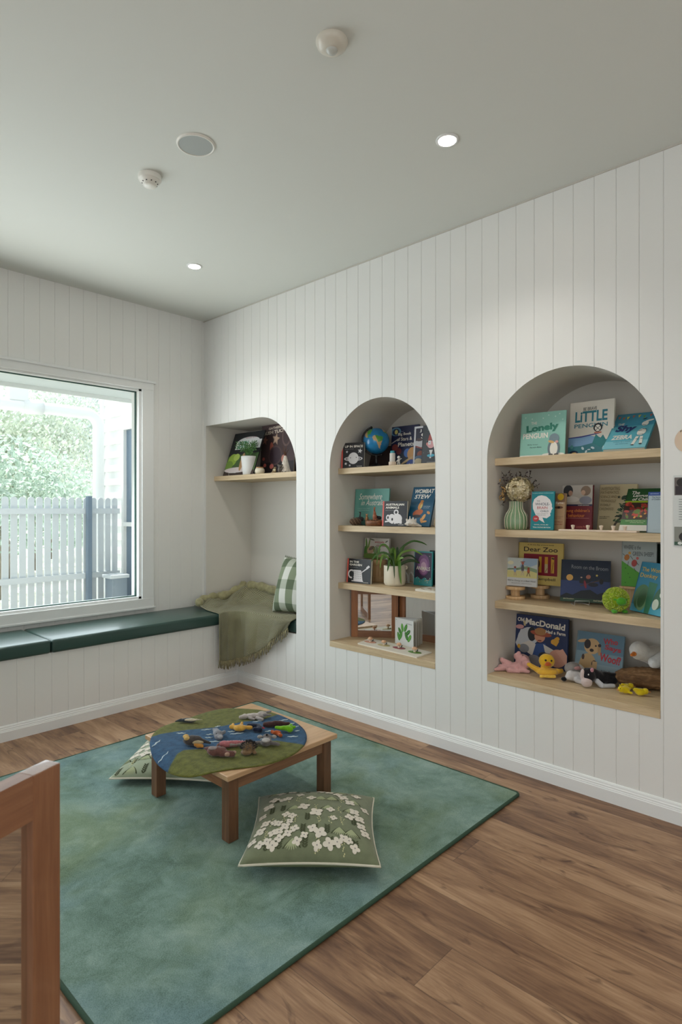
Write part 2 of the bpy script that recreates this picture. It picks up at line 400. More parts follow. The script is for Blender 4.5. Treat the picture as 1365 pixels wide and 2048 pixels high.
# ---- window_1
win = bpy.data.objects.new('window_1', None); COL.objects.link(win); win['kind'] = 'structure'
b = MB()
GZ0, GZ1, GX0, GX1 = .628, 2.086, -.52, 2.106
f = .05
b.box((GX1, YB-.006, GZ0-.03), (WX1+.004, YB+.1, GZ1+.03), TRIM); b.box((WX0, YB-.006, GZ0-.03), (GX0, YB+.1, GZ1+.03), TRIM)
b.box((WX0, YB-.006, WZ0-.003), (WX1, YB+.1, GZ0), TRIM); b.box((WX0, YB-.006, GZ1), (WX1, YB+.1, WZ1+.003), TRIM)
b.build('window_frame', win)
b = MB()
b.box((WX1-.01, YB-.022, .545), (2.2146, YB, 2.15), TRIM, .003); b.box((WX0-.08, YB-.022, .545), (WX0+.01, YB, 2.15), TRIM, .003)
b.box((WX0-.08, YB-.024, 2.10), (2.2146, YB, 2.15), TRIM, .003); b.box((WX0-.08, YB-.024, .545), (2.2146, YB, .612), TRIM, .003)
b.box((WX0-.1, YB-.035, 2.148), (2.226, YB, 2.166), TRIM, .003); b.box((WX0-.1, YB-.03, .538), (2.226, YB, .552), TRIM, .003)
b.build('window_casing', win)
g = bpy.data.materials.new('window_glass'); g.use_nodes = True; nt = g.node_tree
for n in list(nt.nodes): nt.nodes.remove(n)
out = nt.nodes.new('ShaderNodeOutputMaterial'); mx = nt.nodes.new('ShaderNodeMixShader'); tr = nt.nodes.new('ShaderNodeBsdfTransparent'); gl = nt.nodes.new('ShaderNodeBsdfGlossy')
gl.inputs['Roughness'].default_value = .01; tr.inputs[0].default_value = (.93, .97, .96, 1); mx.inputs[0].default_value = .05
nt.links.new(tr.outputs[0], mx.inputs[1]); nt.links.new(gl.outputs[0], mx.inputs[2]); nt.links.new(mx.outputs[0], out.inputs[0])
MB().add([(GX0, YB+.05, GZ0), (GX1, YB+.05, GZ0), (GX1, YB+.05, GZ1), (GX0, YB+.05, GZ1)], [(0, 1, 2, 3)], g).build('glass_pane', win)
gk = mat('dark_green_glazing_gasket', '#1f4a40', .4); b = MB()
b.box((GX1-.006, YB+.03, GZ0), (GX1, YB+.048, GZ1), gk); b.box((GX0, YB+.03, GZ0), (GX1, YB+.048, GZ0+.006), gk); b.box((GX0, YB+.03, GZ1-.006), (GX1, YB+.048, GZ1), gk)
b.build('glazing_gasket', win)

# ---- niche shelves
SH = {1: 1.503, 2: 1.146, 3: .787, 4: .433}
def shelf(label, a, b_, z, x0=2.726, th=.036, grp='pale oak shelves in the arched niches'):
    o = MB().box((x0, a+.001, z-th), (XN-.001, b_-.001, z), SHELFW, .0012).build('shelf'); return tag(o, label, 'shelf', None)
shelf('single pale oak shelf in the corner niche above the throw', 2.904, 3.938, SH[1])
for nm, a, b_ in (('middle', 1.8155, 2.598), ('right', .7235, 1.508)):
    for i, wd in ((1, 'top'), (2, 'second'), (3, 'third')):
        shelf('pale oak shelf, %s from the top, in the %s arched niche' % (wd, nm), a, b_, SH[i])
    shelf('pale oak sill board at the bottom of the %s arched niche' % nm, a, b_, SH[4], XW-.002, .033)

# ---- ceiling fittings
EMIT = mat('lamp_lens', '#fff8ee', emit=9)
def downlight(x, y, label):
    o = thing('downlight', label, 'light', (x, y, ZC), group=None)
    MB().lathe([(.034, -.001), (.036, -.005), (.044, -.004), (.045, 0)], TRIM, n=40).build('trim_ring', o)
    MB().lathe([(0, -.0045), (.0345, -.0045)], EMIT, n=40).build('lens', o)
    l = bpy.data.lights.new('downlight_beam', 'SPOT'); l.energy = 27; l.spot_size = math.radians(125); l.spot_blend = .75; l.shadow_soft_size = .045; l.color = (1, .95, .88)
    s = bpy.data.objects.new('downlight_beam', l); COL.objects.link(s); s.parent = o; s.location = (0, 0, -.012)
p1, p2 = onz(895, 280, ZC), onz(389, 532, ZC)
downlight(p1.x, p1.y, 'round recessed ceiling downlight nearer the camera, above the shelf wall')
downlight(p2.x, p2.y, 'small round recessed ceiling downlight near the room corner')
downlight(2.0, -.48, 'round recessed ceiling downlight behind the camera beside the shelf wall')
downlight(.3, -.48, 'round recessed ceiling downlight behind the camera at the left')
p = onz(392, 289, ZC)
o = thing('ceiling_speaker', 'flat round ceiling speaker with a grey mesh grille', 'speaker', p)
MB().lathe([(.066, -.004), (.068, -.007), (.074, -.006), (.076, 0)], PLASTIC, n=48).build('rim', o)
MB().lathe([(0, -.006), (.0665, -.005)], mat('grey_grille', '#b3b9b6', .6, bump=.6, bscale=900), n=48).build('grille', o)
p = onz(300, 352, ZC)
o = thing('smoke_detector', 'small white smoke detector on the ceiling beside the round speaker', 'detector', p)
MB().lathe([(.0, -.022), (.046, -.022), (.049, -.016), (.049, 0)], PLASTIC, n=40).build('base', o)
b = MB().lathe([(.0, -.048), (.02, -.048), (.028, -.044), (.03, -.034), (.036, -.031), (.042, -.022)], PLASTIC, n=40)
b.build('sensing_chamber', o)
b = MB()
for i in range(10):
    a = 2*PI*i/10; b.T = Matrix.Rotation(a, 4, 'Z'); b.box((.030, -.0025, -.034), (.0345, .0025, -.026), mat('dark_vent_slot', '#2c2c2c', .7))
b.build('vent_slots', o)
p = onz(664, 83, ZC)
o = thing('motion_sensor', 'white domed motion sensor nearest the top of the ceiling', 'sensor', p)
MB().lathe([(.0, -.028), (.018, -.028), (.035, -.024), (.046, -.014), (.05, -.004), (.05, 0)], mat('cream_plastic', '#ddd8cb', .3), n=48).build('housing', o)
MB().ell((0, 0, -.024), (.019, .019, .016), mat('pearl_lens', '#c9ccc6', .2)).build('sensor_lens', o)

# ---- rug
P0 = (0.63, 1.222); P1 = (2.443, 3.05)
o = thing('area_rug', 'square teal green plush rug under the low table', 'rug', ((P0[0]+P1[0])/2, (P0[1]+P1[1])/2, 0))
hx, hy = (P1[0]-P0[0])/2, (P1[1]-P0[1])/2
N = 150; vs = []; fs = []
for j in range(N+1):
    for i in range(N+1):
        x = -hx+.008+(2*hx-.016)*i/N; y = -hy+.008+(2*hy-.016)*j/N
        vs.append((x, y, .0115+.0012*noise.noise(Vector((x*7, y*7, 0)))+.0006*noise.noise(Vector((x*40, y*40, 3)))))
for j in range(N):
    for i in range(N): a = j*(N+1)+i; fs.append((a, a+1, a+N+2, a+N+1))
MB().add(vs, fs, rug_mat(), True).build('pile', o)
r = .02; pts = []
for (sx, sy, a0) in ((1, 1, 0), (-1, 1, PI/2), (-1, -1, PI), (1, -1, 1.5*PI)):
    for k in range(7): a = a0+PI/2*k/6; pts.append((sx*(hx-.006-r)+r*math.cos(a), sy*(hy-.006-r)+r*math.sin(a), .007))
MB().tube(pts, .0068, mat('dark_green_binding', '#2f4a38', .85, bump=.6, bscale=300), 8, True).build('bound_edge', o)

# ------------------------------------------------------------------ outside
CONC = mat('pale_outdoor_paving', '#d9d6cd', .9, bump=.2, bscale=20)
MB().box((-20, YB+.12, -.22), (30, 45, -.15), CONC).build('ground_outside', kind='structure')
WB = mat('white_weatherboard', '#eef0ef', .6)
def ext(o): o['kind'] = 'structure'; return o
b = MB(); b.box((-6, YB+.12, 2.26), (3.5, 5.2, 2.30), mat('pale_soffit', '#c9d2d4', .7)); b.box((-6, 5.2, 2.225), (3.5, 5.22, 2.42), WB); b.box((-6, 5.22, 2.30), (3.5, 5.33, 2.43), WB)
b.build('trim_2', kind='structure')
# neighbouring wing
wing = thing('building_wing', 'white weatherboard wing of the building seen through the window', 'building', (3.5, 5.8, -.15))
b = MB()
for i in range(20):
    z0 = i*.17; 
    for (y0, y1, za, zb) in ((-1.6, -.0, 0, 9), (1.17, 1.72, 0, 9), (0, 1.17, 2.42, 9)):
        if z0 < za-.01 or z0 > zb: continue
        b.add([(0, y0, z0), (0, y1, z0), (.022, y1, z0+.17), (.022, y0, z0+.17), (.03, y0, z0), (.03, y1, z0)], [(0, 3, 2, 1), (0, 1, 5, 4)], WB)
b.box((.03, -1.6, 0), (1.5, -.001, 3.4), WB); b.box((.03, 1.171, 0), (1.5, 1.72, 3.4), WB); b.box((.03, -.001, 2.42), (1.5, 1.171, 3.4), WB)
b.box((-.02, 1.70, 0), (1.5, 1.76, 3.4), WB); b.box((-.005, -.02, 2.40), (.035, 1.2, 2.56), WB)
b.build('weatherboards', wing)
b = MB()
for (y0, y1, z0, z1) in ((0, .05, .2, 2.42), (1.12, 1.17, .2, 2.42), (.05, 1.12, 2.36, 2.42), (0, 1.17, .0, .2), (.05, 1.12, 1.19, 1.24)): b.box((-.02, y0, z0), (.05, y1, z1), TRIM)
b.build('door_frame', wing)
MB().box((.02, .05, .2), (.03, 1.12, 2.36), mat('blue_grey_tinted_glass', '#5c7388', .08, spec=.8)).build('glass_panel', wing)
# picket fence
PK = mat('white_fence_paint', '#d3dadf', .5)
fen = thing('picket_fence', 'white round-topped picket fence outside the window', 'fence', (0, 7.0, -.15))
b = MB(); x = -1.2; n = 0
pk = []
while x < 3.42 and n < 100:
    m = MB(); wd = .033; pts = [(-wd, 0), (wd, 0), (wd, 1.47)]+[(wd*math.cos(a), 1.47+wd*math.sin(a)) for a in [PI*i/8 for i in range(1, 8)]]+[(-wd, 1.47)]
    if not pk: o = m.prism(pts, 0, .018, PK).build('picket', fen, (x, 0, .03)); pk.append(o)
    else: o = pk[0].copy(); COL.objects.link(o); o.location = (x, 0, .03)
    x += .087; n += 1
for z in (.62, 1.375):
    MB().box((-1.3, -.03, z-.032), (3.46, -.0005, z+.032), PK).build('rail', fen)
q = ony(173, 7.0)
tag(MB().box((q.x-.024, 6.90, -.15), (q.x+.024, 6.965, 1.40), mat('galvanised_post', '#76889a', .5, .3), .003).build('fence_post'), 'blue-grey steel post standing in front of the white picket fence', 'post')
# rainwater pipe
PV = mat('white_pvc_pipe', '#e9eced', .35)
q0 = ony(-60, 7.3); q1 = ony(197, 7.3); r = .068; pts = []
zt = 2.42; pts.append((-.3, 7.3, zt)); bend = .16
pts.append((q1.x-bend, 7.3, zt))
for i in range(1, 8): a = PI/2*i/8; pts.append((q1.x-bend+bend*math.sin(a), 7.3, zt-bend+bend*math.cos(a)))
pts += [(q1.x, 7.3, zt-bend), (q1.x, 7.3, -.15)]
o = thing('rainwater_pipe', 'thick white rainwater pipe with an elbow behind the fence', 'pipe', (0, 0, 0))
MB().tube(pts, r, PV, 20).build('pipe', o)
q = ony(62, 7.3)
MB().cyl((q.x-.09, 7.3, zt), (q.x+.12, 7.3, zt), .085, .085, PV).build('coupling', o)
q = ony(35, 7.3); MB().box((q.x-.1, 7.24, zt+.05), (q.x+.1, 7.36, zt+.22), PV, .01).build('rainwater_head', o)
MB().box((-.4, 7.2, zt+.2), (2.2, 7.9, zt+.26), WB, .004).build('carport_beam', None, kind='structure').name = 'trim_3'
# meter box
q = ony(226, 6.7)
o = thing('outdoor_unit', 'grey outdoor box with a white lid beside the wing wall', 'box', (q.x, 6.7, -.15))
MB().box((-.05, -.09, 0), (.13, .09, .60), mat('grey_metal_box', '#8b98a4', .5), .006).build('casing', o)
MB().box((-.08, -.11, .60), (.15, .11, .64), PK, .006).build('lid', o)
# trees; washed-out daylight haze is mixed into the pale leaf colours
BARK = mat('grey_bark', '#8f877b', .9, bump=.8, bscale=20, var=.3, vscale=6)
def tree(px, Y, hgt, cr, leafc, nleaf, label, zc=None, seed=1, lsz=.07):
    rnd = random.Random(seed); q = ony(px, Y)
    o = thing('garden_tree', label, 'tree', (q.x, Y, -.15), group=None)
    b = MB(); tips = []
    def branch(p, d, L, r, lev):
        pts = [p]; rr = [r]; 
        for i in range(4):
            d = (d+Vector((rnd.uniform(-.25, .25), rnd.uniform(-.25, .25), rnd.uniform(-.05, .2)))).normalized()
            p = p+d*L/4; pts.append(p); rr.append(r*(1-.13*(i+1)))
        b.tube(pts, rr, BARK, 6)
        if lev == 0: tips.extend(pts[2:]); return
        for k in range(3+(lev > 1)):
            dd = (d+Vector((rnd.uniform(-1, 1), rnd.uniform(-1, 1), rnd.uniform(-.2, .7)))).normalized()
            branch(pts[-1-(k % 2)], dd, L*.68, rr[-1]*.7, lev-1)
    branch(Vector((0, 0, 0)), Vector((0, 0, 1)), hgt*.36, hgt*.02, 3)
    b.build('trunk', o)
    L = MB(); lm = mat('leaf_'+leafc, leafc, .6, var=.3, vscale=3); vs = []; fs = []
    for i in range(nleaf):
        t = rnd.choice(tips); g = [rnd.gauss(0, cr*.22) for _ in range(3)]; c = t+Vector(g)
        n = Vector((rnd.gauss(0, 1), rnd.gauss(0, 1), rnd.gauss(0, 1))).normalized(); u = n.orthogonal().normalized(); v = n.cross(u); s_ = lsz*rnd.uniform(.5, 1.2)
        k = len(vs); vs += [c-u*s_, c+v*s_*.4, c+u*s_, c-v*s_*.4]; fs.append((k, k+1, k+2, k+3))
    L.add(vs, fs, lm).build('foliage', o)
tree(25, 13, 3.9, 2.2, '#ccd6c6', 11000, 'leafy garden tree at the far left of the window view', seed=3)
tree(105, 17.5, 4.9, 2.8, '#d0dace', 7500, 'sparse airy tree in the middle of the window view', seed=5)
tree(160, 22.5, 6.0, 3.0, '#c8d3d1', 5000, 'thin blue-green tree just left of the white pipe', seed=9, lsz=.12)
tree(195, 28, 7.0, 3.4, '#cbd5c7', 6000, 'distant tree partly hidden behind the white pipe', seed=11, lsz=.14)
def bush(px, Y, s, c, label, seed):
    rnd = random.Random(seed); q = ony(px, Y); vs = []; fs = []
    o = thing('garden_bush', label, 'bush', (q.x, Y, -.15))
    for i in range(6500):
        n = Vector((rnd.gauss(0, 1), rnd.gauss(0, 1), abs(rnd.gauss(0, 1)))).normalized(); c0 = Vector((n.x*s, n.y*s*.6, n.z*s*.95))*rnd.uniform(.6, 1.02)+Vector((0, 0, .75))
        u = Vector((rnd.gauss(0, 1), rnd.gauss(0, 1), rnd.gauss(0, 1))).normalized(); v = u.orthogonal().normalized(); z = .062*rnd.uniform(.5, 1.2)
        k = len(vs); vs += [c0-u*z, c0+v*z*.5, c0+u*z, c0-v*z*.5]; fs.append((k, k+1, k+2, k+3))
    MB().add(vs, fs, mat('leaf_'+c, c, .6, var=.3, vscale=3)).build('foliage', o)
    MB().tube([(0, 0, 0), (.05, 0, s*.4), (0, .05, s*.8)], [.06, .04, .02], BARK, 6).build('stem', o)
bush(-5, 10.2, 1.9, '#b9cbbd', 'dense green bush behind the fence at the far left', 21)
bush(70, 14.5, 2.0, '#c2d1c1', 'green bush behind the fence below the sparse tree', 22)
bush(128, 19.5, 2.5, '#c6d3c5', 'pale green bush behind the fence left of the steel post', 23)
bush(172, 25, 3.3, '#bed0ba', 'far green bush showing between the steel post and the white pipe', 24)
# ------------------------------------------------------------------ books
_tx = {}
def textshape(s, bold, shear):
    k = (s, bold, shear)
    if k in _tx: return _tx[k]
    cu = bpy.data.curves.new('lettering', 'FONT'); cu.body = s; cu.offset = bold; cu.shear = shear; cu.resolution_u = 3
    o = bpy.data.objects.new('lettering', cu); COL.objects.link(o); bpy.context.view_layer.update()
    me = bpy.data.meshes.new_from_object(o.evaluated_get(bpy.context.evaluated_depsgraph_get()))
    vs = [(v.co.x, v.co.y) for v in me.vertices]; fs = [tuple(p.vertices) for p in me.polygons]
    bpy.data.objects.remove(o); bpy.data.curves.remove(cu); bpy.data.meshes.remove(me)
    x0 = min(v[0] for v in vs); x1 = max(v[0] for v in vs); y0 = min(v[1] for v in vs); y1 = max(v[1] for v in vs)
    vs = [((x-(x0+x1)/2)/(x1-x0), (y-(y0+y1)/2)/(y1-y0)) for x, y in vs]
    _tx[k] = (vs, fs); return _tx[k]
def art(b, items, w, h, y=0, step=.00010):
    """draw printed shapes on the plane y (facing -y); x,y fractions of the cover, radii fractions of its width"""
    d = .0002
    raw = b.add
    def cadd(vs, fs, m): return raw([(min(max(v[0], 0), w), v[1], min(max(v[2], 0), h)) for v in vs], fs, m)
    for it in items:
        k = it[0]; d += step
        def P(x, z): return (x*w, y-d, z*h)
        if k == 'r': _, x0, y0, x1, y1, c = it; cadd([P(x0, y0), P(x1, y0), P(x1, y1), P(x0, y1)], [(0, 1, 2, 3)], ink(c))
        elif k == 'p': cadd([P(*q) for q in it[1]], [tuple(range(len(it[1])))], ink(it[2]))
        elif k == 'e':
            cx, cy, rx, ry, c = it[1:6]; ro = it[6] if len(it) > 6 else 0; n = 24
            cadd([(cx*w+w*(rx*math.cos(2*PI*i/n)*math.cos(ro)-ry*math.sin(2*PI*i/n)*math.sin(ro)), y-d, cy*h+w*(rx*math.cos(2*PI*i/n)*math.sin(ro)+ry*math.sin(2*PI*i/n)*math.cos(ro))) for i in range(n)], [tuple(range(n))], ink(c))
        elif k == 's':
            _, cx, cy, r, c = it
            cadd([(cx*w, y-d, cy*h)]+[(cx*w+w*(r if i % 2 == 0 else r*.45)*math.sin(PI*i/5+.2), y-d, cy*h+w*(r if i % 2 == 0 else r*.45)*math.cos(PI*i/5+.2)) for i in range(10)], [(0, 1+i, 1+(i+1) % 10) for i in range(10)], ink(c))
        elif k == 'l':
            pts, wd, c = it[1:4]
            for (ax, ay), (bx, by) in zip(pts, pts[1:]):
                A = Vector((ax*w, ay*h)); B = Vector((bx*w, by*h)); n = (B-A).orthogonal().normalized()*wd*w/2
                cadd([(A.x+n.x, y-d, A.y+n.y), (A.x-n.x, y-d, A.y-n.y), (B.x-n.x, y-d, B.y-n.y), (B.x+n.x, y-d, B.y+n.y)], [(0, 1, 2, 3)], ink(c))
        elif k == 't':
            s, cx, cy, tw, th, c = it[1:7]; o = it[7] if len(it) > 7 else {}
            vs, fs = textshape(s, o.get('b', .012), o.get('sh', 0)); ro = o.get('rot', 0)
            cadd([(cx*w+(vx*tw*w*math.cos(ro)-vz*th*h*math.sin(ro)), y-d, cy*h+(vx*tw*w*math.sin(ro)+vz*th*h*math.cos(ro))) for vx, vz in vs], fs, ink(c))
def scatter(n, cols, x0, y0, x1, y1, r, seed=1, kind='e'):
    rnd = random.Random(seed); L = []
    for i in range(n):
        rr = r*rnd.uniform(.5, 1.2)
        L.append(('e', rnd.uniform(x0, x1), rnd.uniform(y0, y1), rr, rr*rnd.uniform(.3, .9), rnd.choice(cols), rnd.uniform(0, 3)))
    return L
PAGE = mat('page_edges', '#e4dfd0', .8)
def book(label, pl, pr, ytop, z, lean, th, base, items, spine=None, group=None, name='book', bz=0, board=False, h=None):
    (pxl, xl), (pxr, xr) = pl, pr
    A = onx(pxl, xl); B = onx(pxr, xr); A.z = B.z = z
    d = B-A; wd = d.length; rz = math.atan2(d.y, d.x); nb = Vector((-d.y, d.x, 0)).normalized()
    if h is None:
        dep = (A+nb*lean-CAMP).dot(FW); zt = H+(HY-ytop)/FP*dep; hh = math.hypot(zt-z, lean)
    else: hh = h
    la = math.asin(min(.95, lean/hh))
    o = thing(name, label, 'book', (A.x, A.y, z+math.sin(la)*th+.0005+bz), (0, 0, 0), group)
    o.rotation_euler = (Matrix.Rotation(rz, 3, 'Z') @ Matrix.Rotation(-la, 3, 'X')).to_euler()
    cm = ink(base); sm = ink(spine) if spine else cm; bt = .0022
    b = MB(); b.box((0, 0, 0), (wd, bt, hh), cm); b.box((0, th-bt, 0), (wd, th, hh), cm); b.box((-.0006, 0, 0), (.003, th, hh), sm)
    if spine and board: b.box((-.0008, -.0002, 0), (.055*wd, bt*.5, hh), sm)
    art(b, items, wd, hh)
    b.build('cover', o)
    pi = 0 if board else .003
    MB().box((.002, bt, pi), (wd-.002-pi, th-bt, hh-pi), PAGE).build('page_block', o)
    return o
W_, K_ = '#ece8de', '#1c1b1e'
# ---- right niche, top shelf
book('pale teal picture book with a penguin, at the left of the top shelf', (1040, 2.775), (1130, 2.80), 829, SH[1], .03, .008, '#8fc4b6',
     [('r', 0, 0, 1, .035, W_), ('e', .75, .04, .24, .03, W_)] + [('s', x, y, .022, '#c9e2d8') for x, y in ((.25, .86), (.1, .9), (.5, .86), (.62, .92), (.86, .93), (.77, .88), (.93, .8))] +
     [('t', 'THE', .30, .76, .13, .06, W_), ('t', 'Lonely', .49, .63, .72, .2, '#2f7d6a', {'b': .05, 'rot': .06}), ('t', 'PENGUIN', .34, .47, .56, .12, W_, {'b': .03}),
      ('t', 'Molly Green', .29, .27, .23, .03, '#3c5650'), ('t', 'Ferreira Blake', .36, .21, .26, .03, '#3c5650'),
      ('e', .76, .17, .135, .20, '#6f7d84'), ('e', .76, .38, .11, .12, '#7b8f98'), ('e', .76, .16, .085, .15, W_), ('e', .70, .315, .07, .028, '#d9b072', -.3), ('e', .82, .31, .035, .03, '#e1a9a4'),
      ('e', .70, .03, .05, .02, '#5a5552'), ('e', .82, .03, .05, .02, '#5a5552')])
book('tall white picture book with a penguin above a blue wave', (1136, 2.885), (1226, 2.885), 808, SH[1], .03, .014, '#e3ddd2',
     [('p', [(0, 0), (1, 0), (1, .30), (.85, .26), (.68, .33), (.5, .3), (.25, .27), (0, .32)], '#3f7f8c'),
      ('p', [(0, .17), (.3, .18), (.55, .22), (.62, .33), (.5, .36), (.25, .34), (0, .33)], '#7fa6cc'), ('p', [(0, .33), (.3, .335), (.7, .385), (.68, .40), (.3, .36), (0, .345)], '#3c3f8c'),
      ('p', [(.55, .22), (.62, .38), (.72, .3), (.78, .36), (.84, .27), (.95, .28), (.8, .1)], '#2f7f84'),
      ('t', 'BE BRAVE', .47, .86, .3, .06, '#4a4a48'), ('t', 'LiTTLE', .5, .72, .72, .2, '#2e7d8e', {'b': .03}), ('t', 'PENGUIN', .5, .55, .74, .075, '#2e7d8e', {'b': .01}),
      ('e', .66, .50, .1, .10, '#23252b'), ('e', .66, .49, .065, .075, W_), ('l', [(.6, .53), (.72, .44)], .012, '#23252b'), ('l', [(.72, .53), (.6, .44)], .012, '#23252b'), ('e', .63, .405, .05, .022, '#c77f6a'), ('e', .7, .405, .05, .022, '#c77f6a'),
      ('e', .14, .055, .10, .055, '#23304d'), ('e', .15, .05, .05, .02, '#c8a55a')] + scatter(14, ['#cfe0e8', '#5fa3a8', '#2a6c78'], .05, .05, .95, .2, .04, 3), spine='#d8d0c2')
book('blue picture book with a zebra leaning far back on the top shelf', (1205, 2.75), (1291, 2.76), 835, SH[1], .25, .014, '#5fb3c4',
     [('r', 0, .62, 1, 1, '#4297b3'), ('r', 0, 0, 1, .2, '#86c7d3')] + [('p', [(x-.035, y), (x+.035, y+.012), (x, y-.08)], c) for x, y, c in ((.08, .92, '#c06a58'), (.2, .89, '#c9783f'), (.3, .9, '#e0d24a'), (.43, .93, '#b36f58'), (.57, .93, '#e0c64a'), (.7, .9, '#68a04a'), (.85, .93, '#c0685a'))] +
     [('t', 'THE', .2, .68, .16, .06, W_), ('t', 'Shy', .37, .53, .5, .23, '#26366e', {'b': .05, 'sh': .2}), ('t', 'ZEBRA', .36, .30, .5, .12, W_, {'b': .03, 'sh': .1}),
      ('t', 'written by a friend', .4, .17, .4, .03, '#2f6c88'), ('t', 'who drew it too', .42, .12, .3, .03, '#2f6c88'),
      ('e', .78, .42, .1, .17, W_, -.1), ('e', .79, .66, .08, .12, W_), ('e', .87, .74, .11, .045, W_, .45), ('l', [(.73, .3), (.68, .08)], .07, W_), ('l', [(.82, .3), (.86, .1)], .07, W_), ('e', .68, .07, .04, .025, '#2a2a30'), ('e', .86, .09, .04, .025, '#2a2a30'),
      ('e', .74, .8, .06, .02, '#2a2a30', .6), ('l', [(.7, .45), (.78, .47)], .02, '#2a2a30'), ('l', [(.78, .5), (.88, .48)], .02, '#2a2a30'), ('l', [(.72, .34), (.84, .36)], .015, '#2a2a30'), ('l', [(.71, .22), (.76, .23)], .02, '#2a2a30'), ('l', [(.82, .22), (.87, .23)], .02, '#2a2a30'), ('l', [(.74, .62), (.83, .6)], .015, '#2a2a30')])
# ---- right niche, second shelf
book('dark teal paperback with a white child head outline, beside the striped vase', (1060.5, 2.775), (1107.5, 2.785), 984, SH[2], .02, .012, '#17828c',
     [('p', [(.2, .42), (.1, .55), (.08, .68), (.14, .8), (.3, .88), (.45, .9), (.65, .87), (.82, .78), (.9, .66), (.9, .6), (.94, .56), (.88, .5), (.88, .45), (.84, .44), (.86, .37), (.7, .30), (.52, .32), (.62, .18), (.36, .27), (.28, .33)], '#e9e4e4'),
      ('t', 'THE', .32, .75, .14, .03, '#555a60'), ('t', 'WHOLE-', .5, .67, .62, .07, '#56606a', {'b': .01}), ('t', 'BRAIN', .5, .575, .44, .07, '#c0666a', {'b': .01}), ('t', 'CHILD', .6, .485, .34, .05, '#56606a'),
      ('t', 'twelve strategies to', .5, .42, .5, .018, '#666666'), ('t', 'nurture the mind', .45, .385, .4, .018, '#666666'), ('e', .24, .29, .135, .135, '#b5393f'), ('t', 'new', .24, .29, .14, .04, '#e9c0b8'),
      ('t', 'THE ORIGINAL BESTSELLER ON RAISING CHILDREN', .5, .955, .9, .02, '#bfe0de'), ('t', 'DANIEL J SIEGEL MD', .48, .13, .6, .03, W_), ('t', 'TINA PAYNE BRYSON', .5, .065, .75, .03, W_)], spine='#c77a72')
book('tan paperback with a yellow sticker, half hidden by the dark teal paperback', (1086, 2.83), (1128, 2.82), 988, SH[2], .02, .015, '#b49572',
     [('r', .45, .75, 1, 1, '#8c6b52'), ('e', .78, .90, .15, .15, '#e2b92f'), ('t', 'Sync', .75, .73, .38, .08, W_), ('e', .72, .61, .2, .06, '#6b4433'), ('e', .72, .61, .06, .05, '#1c1515'), ('t', 'a parenting guide', .72, .36, .45, .02, '#6b4a3a'),
      ('t', 'that works', .7, .32, .3, .02, '#6b4a3a'), ('t', 'and Maud', .72, .22, .4, .03, '#8c3f33'), ('t', 'Bartell MD', .74, .15, .4, .03, '#8c3f33')])
book('maroon textbook with two children photographed above an orange title', (1122.5, 2.90), (1183.6, 2.90), 972, SH[2], .02, .018, '#74222d',
     [('r', 0, .55, 1, 1, '#b9b2a8'), ('r', 0, .53, 1, .57, '#2e2a48'), ('e', .2, .87, .16, .2, '#17151a'), ('e', .28, .82, .07, .09, '#a8806a'), ('e', .3, .68, .28, .1, '#cdc8c0'), ('e', .78, .87, .16, .16, '#8a7460'), ('e', .7, .83, .07, .08, '#caa68c'), ('e', .78, .66, .2, .13, '#8a8c98'),
      ('t', 'THIRD EDITION', .72, .545, .36, .018, W_), ('t', "Young children's", .49, .42, .88, .09, '#d9823c', {'b': .015}), ('t', 'behaviour', .5, .32, .55, .075, '#d9823c', {'b': .015}), ('r', .1, .255, .92, .262, '#c88a80'), ('t', 'Louise Porter', .73, .07, .44, .045, '#c9776a')])
tree_ = [('l', [(.42, .02), (.5, .15), (.66, .3)], .06, '#5a5148')]
rr_ = random.Random(4)
for i in range(70):
    yy = rr_.uniform(.2, .78); ww = .27*(1-(yy-.15)/.68)+.02; tree_.append(('e', .70-.0*yy+rr_.uniform(-ww, ww), yy-.03, .045, .016, rr_.choice(['#22382c', '#2f4a36', '#3a5a3c', '#1d2b24', '#4b6a48']), rr_.uniform(-.7, .7)))
book('khaki cream textbook with handwritten style title and a small pine tree', (1194.5, 2.985), (1270, 2.985), 971, SH[2], .045, .014, '#d6c8a0',
     tree_+[('t', 'INVESTIGATING', .31, .9, .5, .07, '#8f8060', {'b': 0}), ('t', 'MATHEMATICS,', .3, .81, .5, .07, '#8f8060', {'b': 0}), ('t', 'SCIENCE AND', .27, .72, .44, .06, '#8f8060', {'b': 0}), ('t', 'TECHNOLOGY', .27, .63, .42, .06, '#8f8060', {'b': 0}), ('t', 'IN EARLY', .2, .54, .28, .06, '#8f8060', {'b': 0}), ('t', 'CHILDHOOD', .24, .45, .38, .06, '#8f8060', {'b': 0}),
             ('t', 'Agnes Macmillan', .2, .28, .28, .022, '#4c4636'), ('t', 'and others', .17, .245, .2, .02, '#4c4636'), ('s', .9, .88, .03, '#3c4436'), ('s', .84, .84, .02, '#3c4436'), ('s', .55, .71, .05, '#3c4436'), ('s', .88, .72, .025, '#3c4436')])
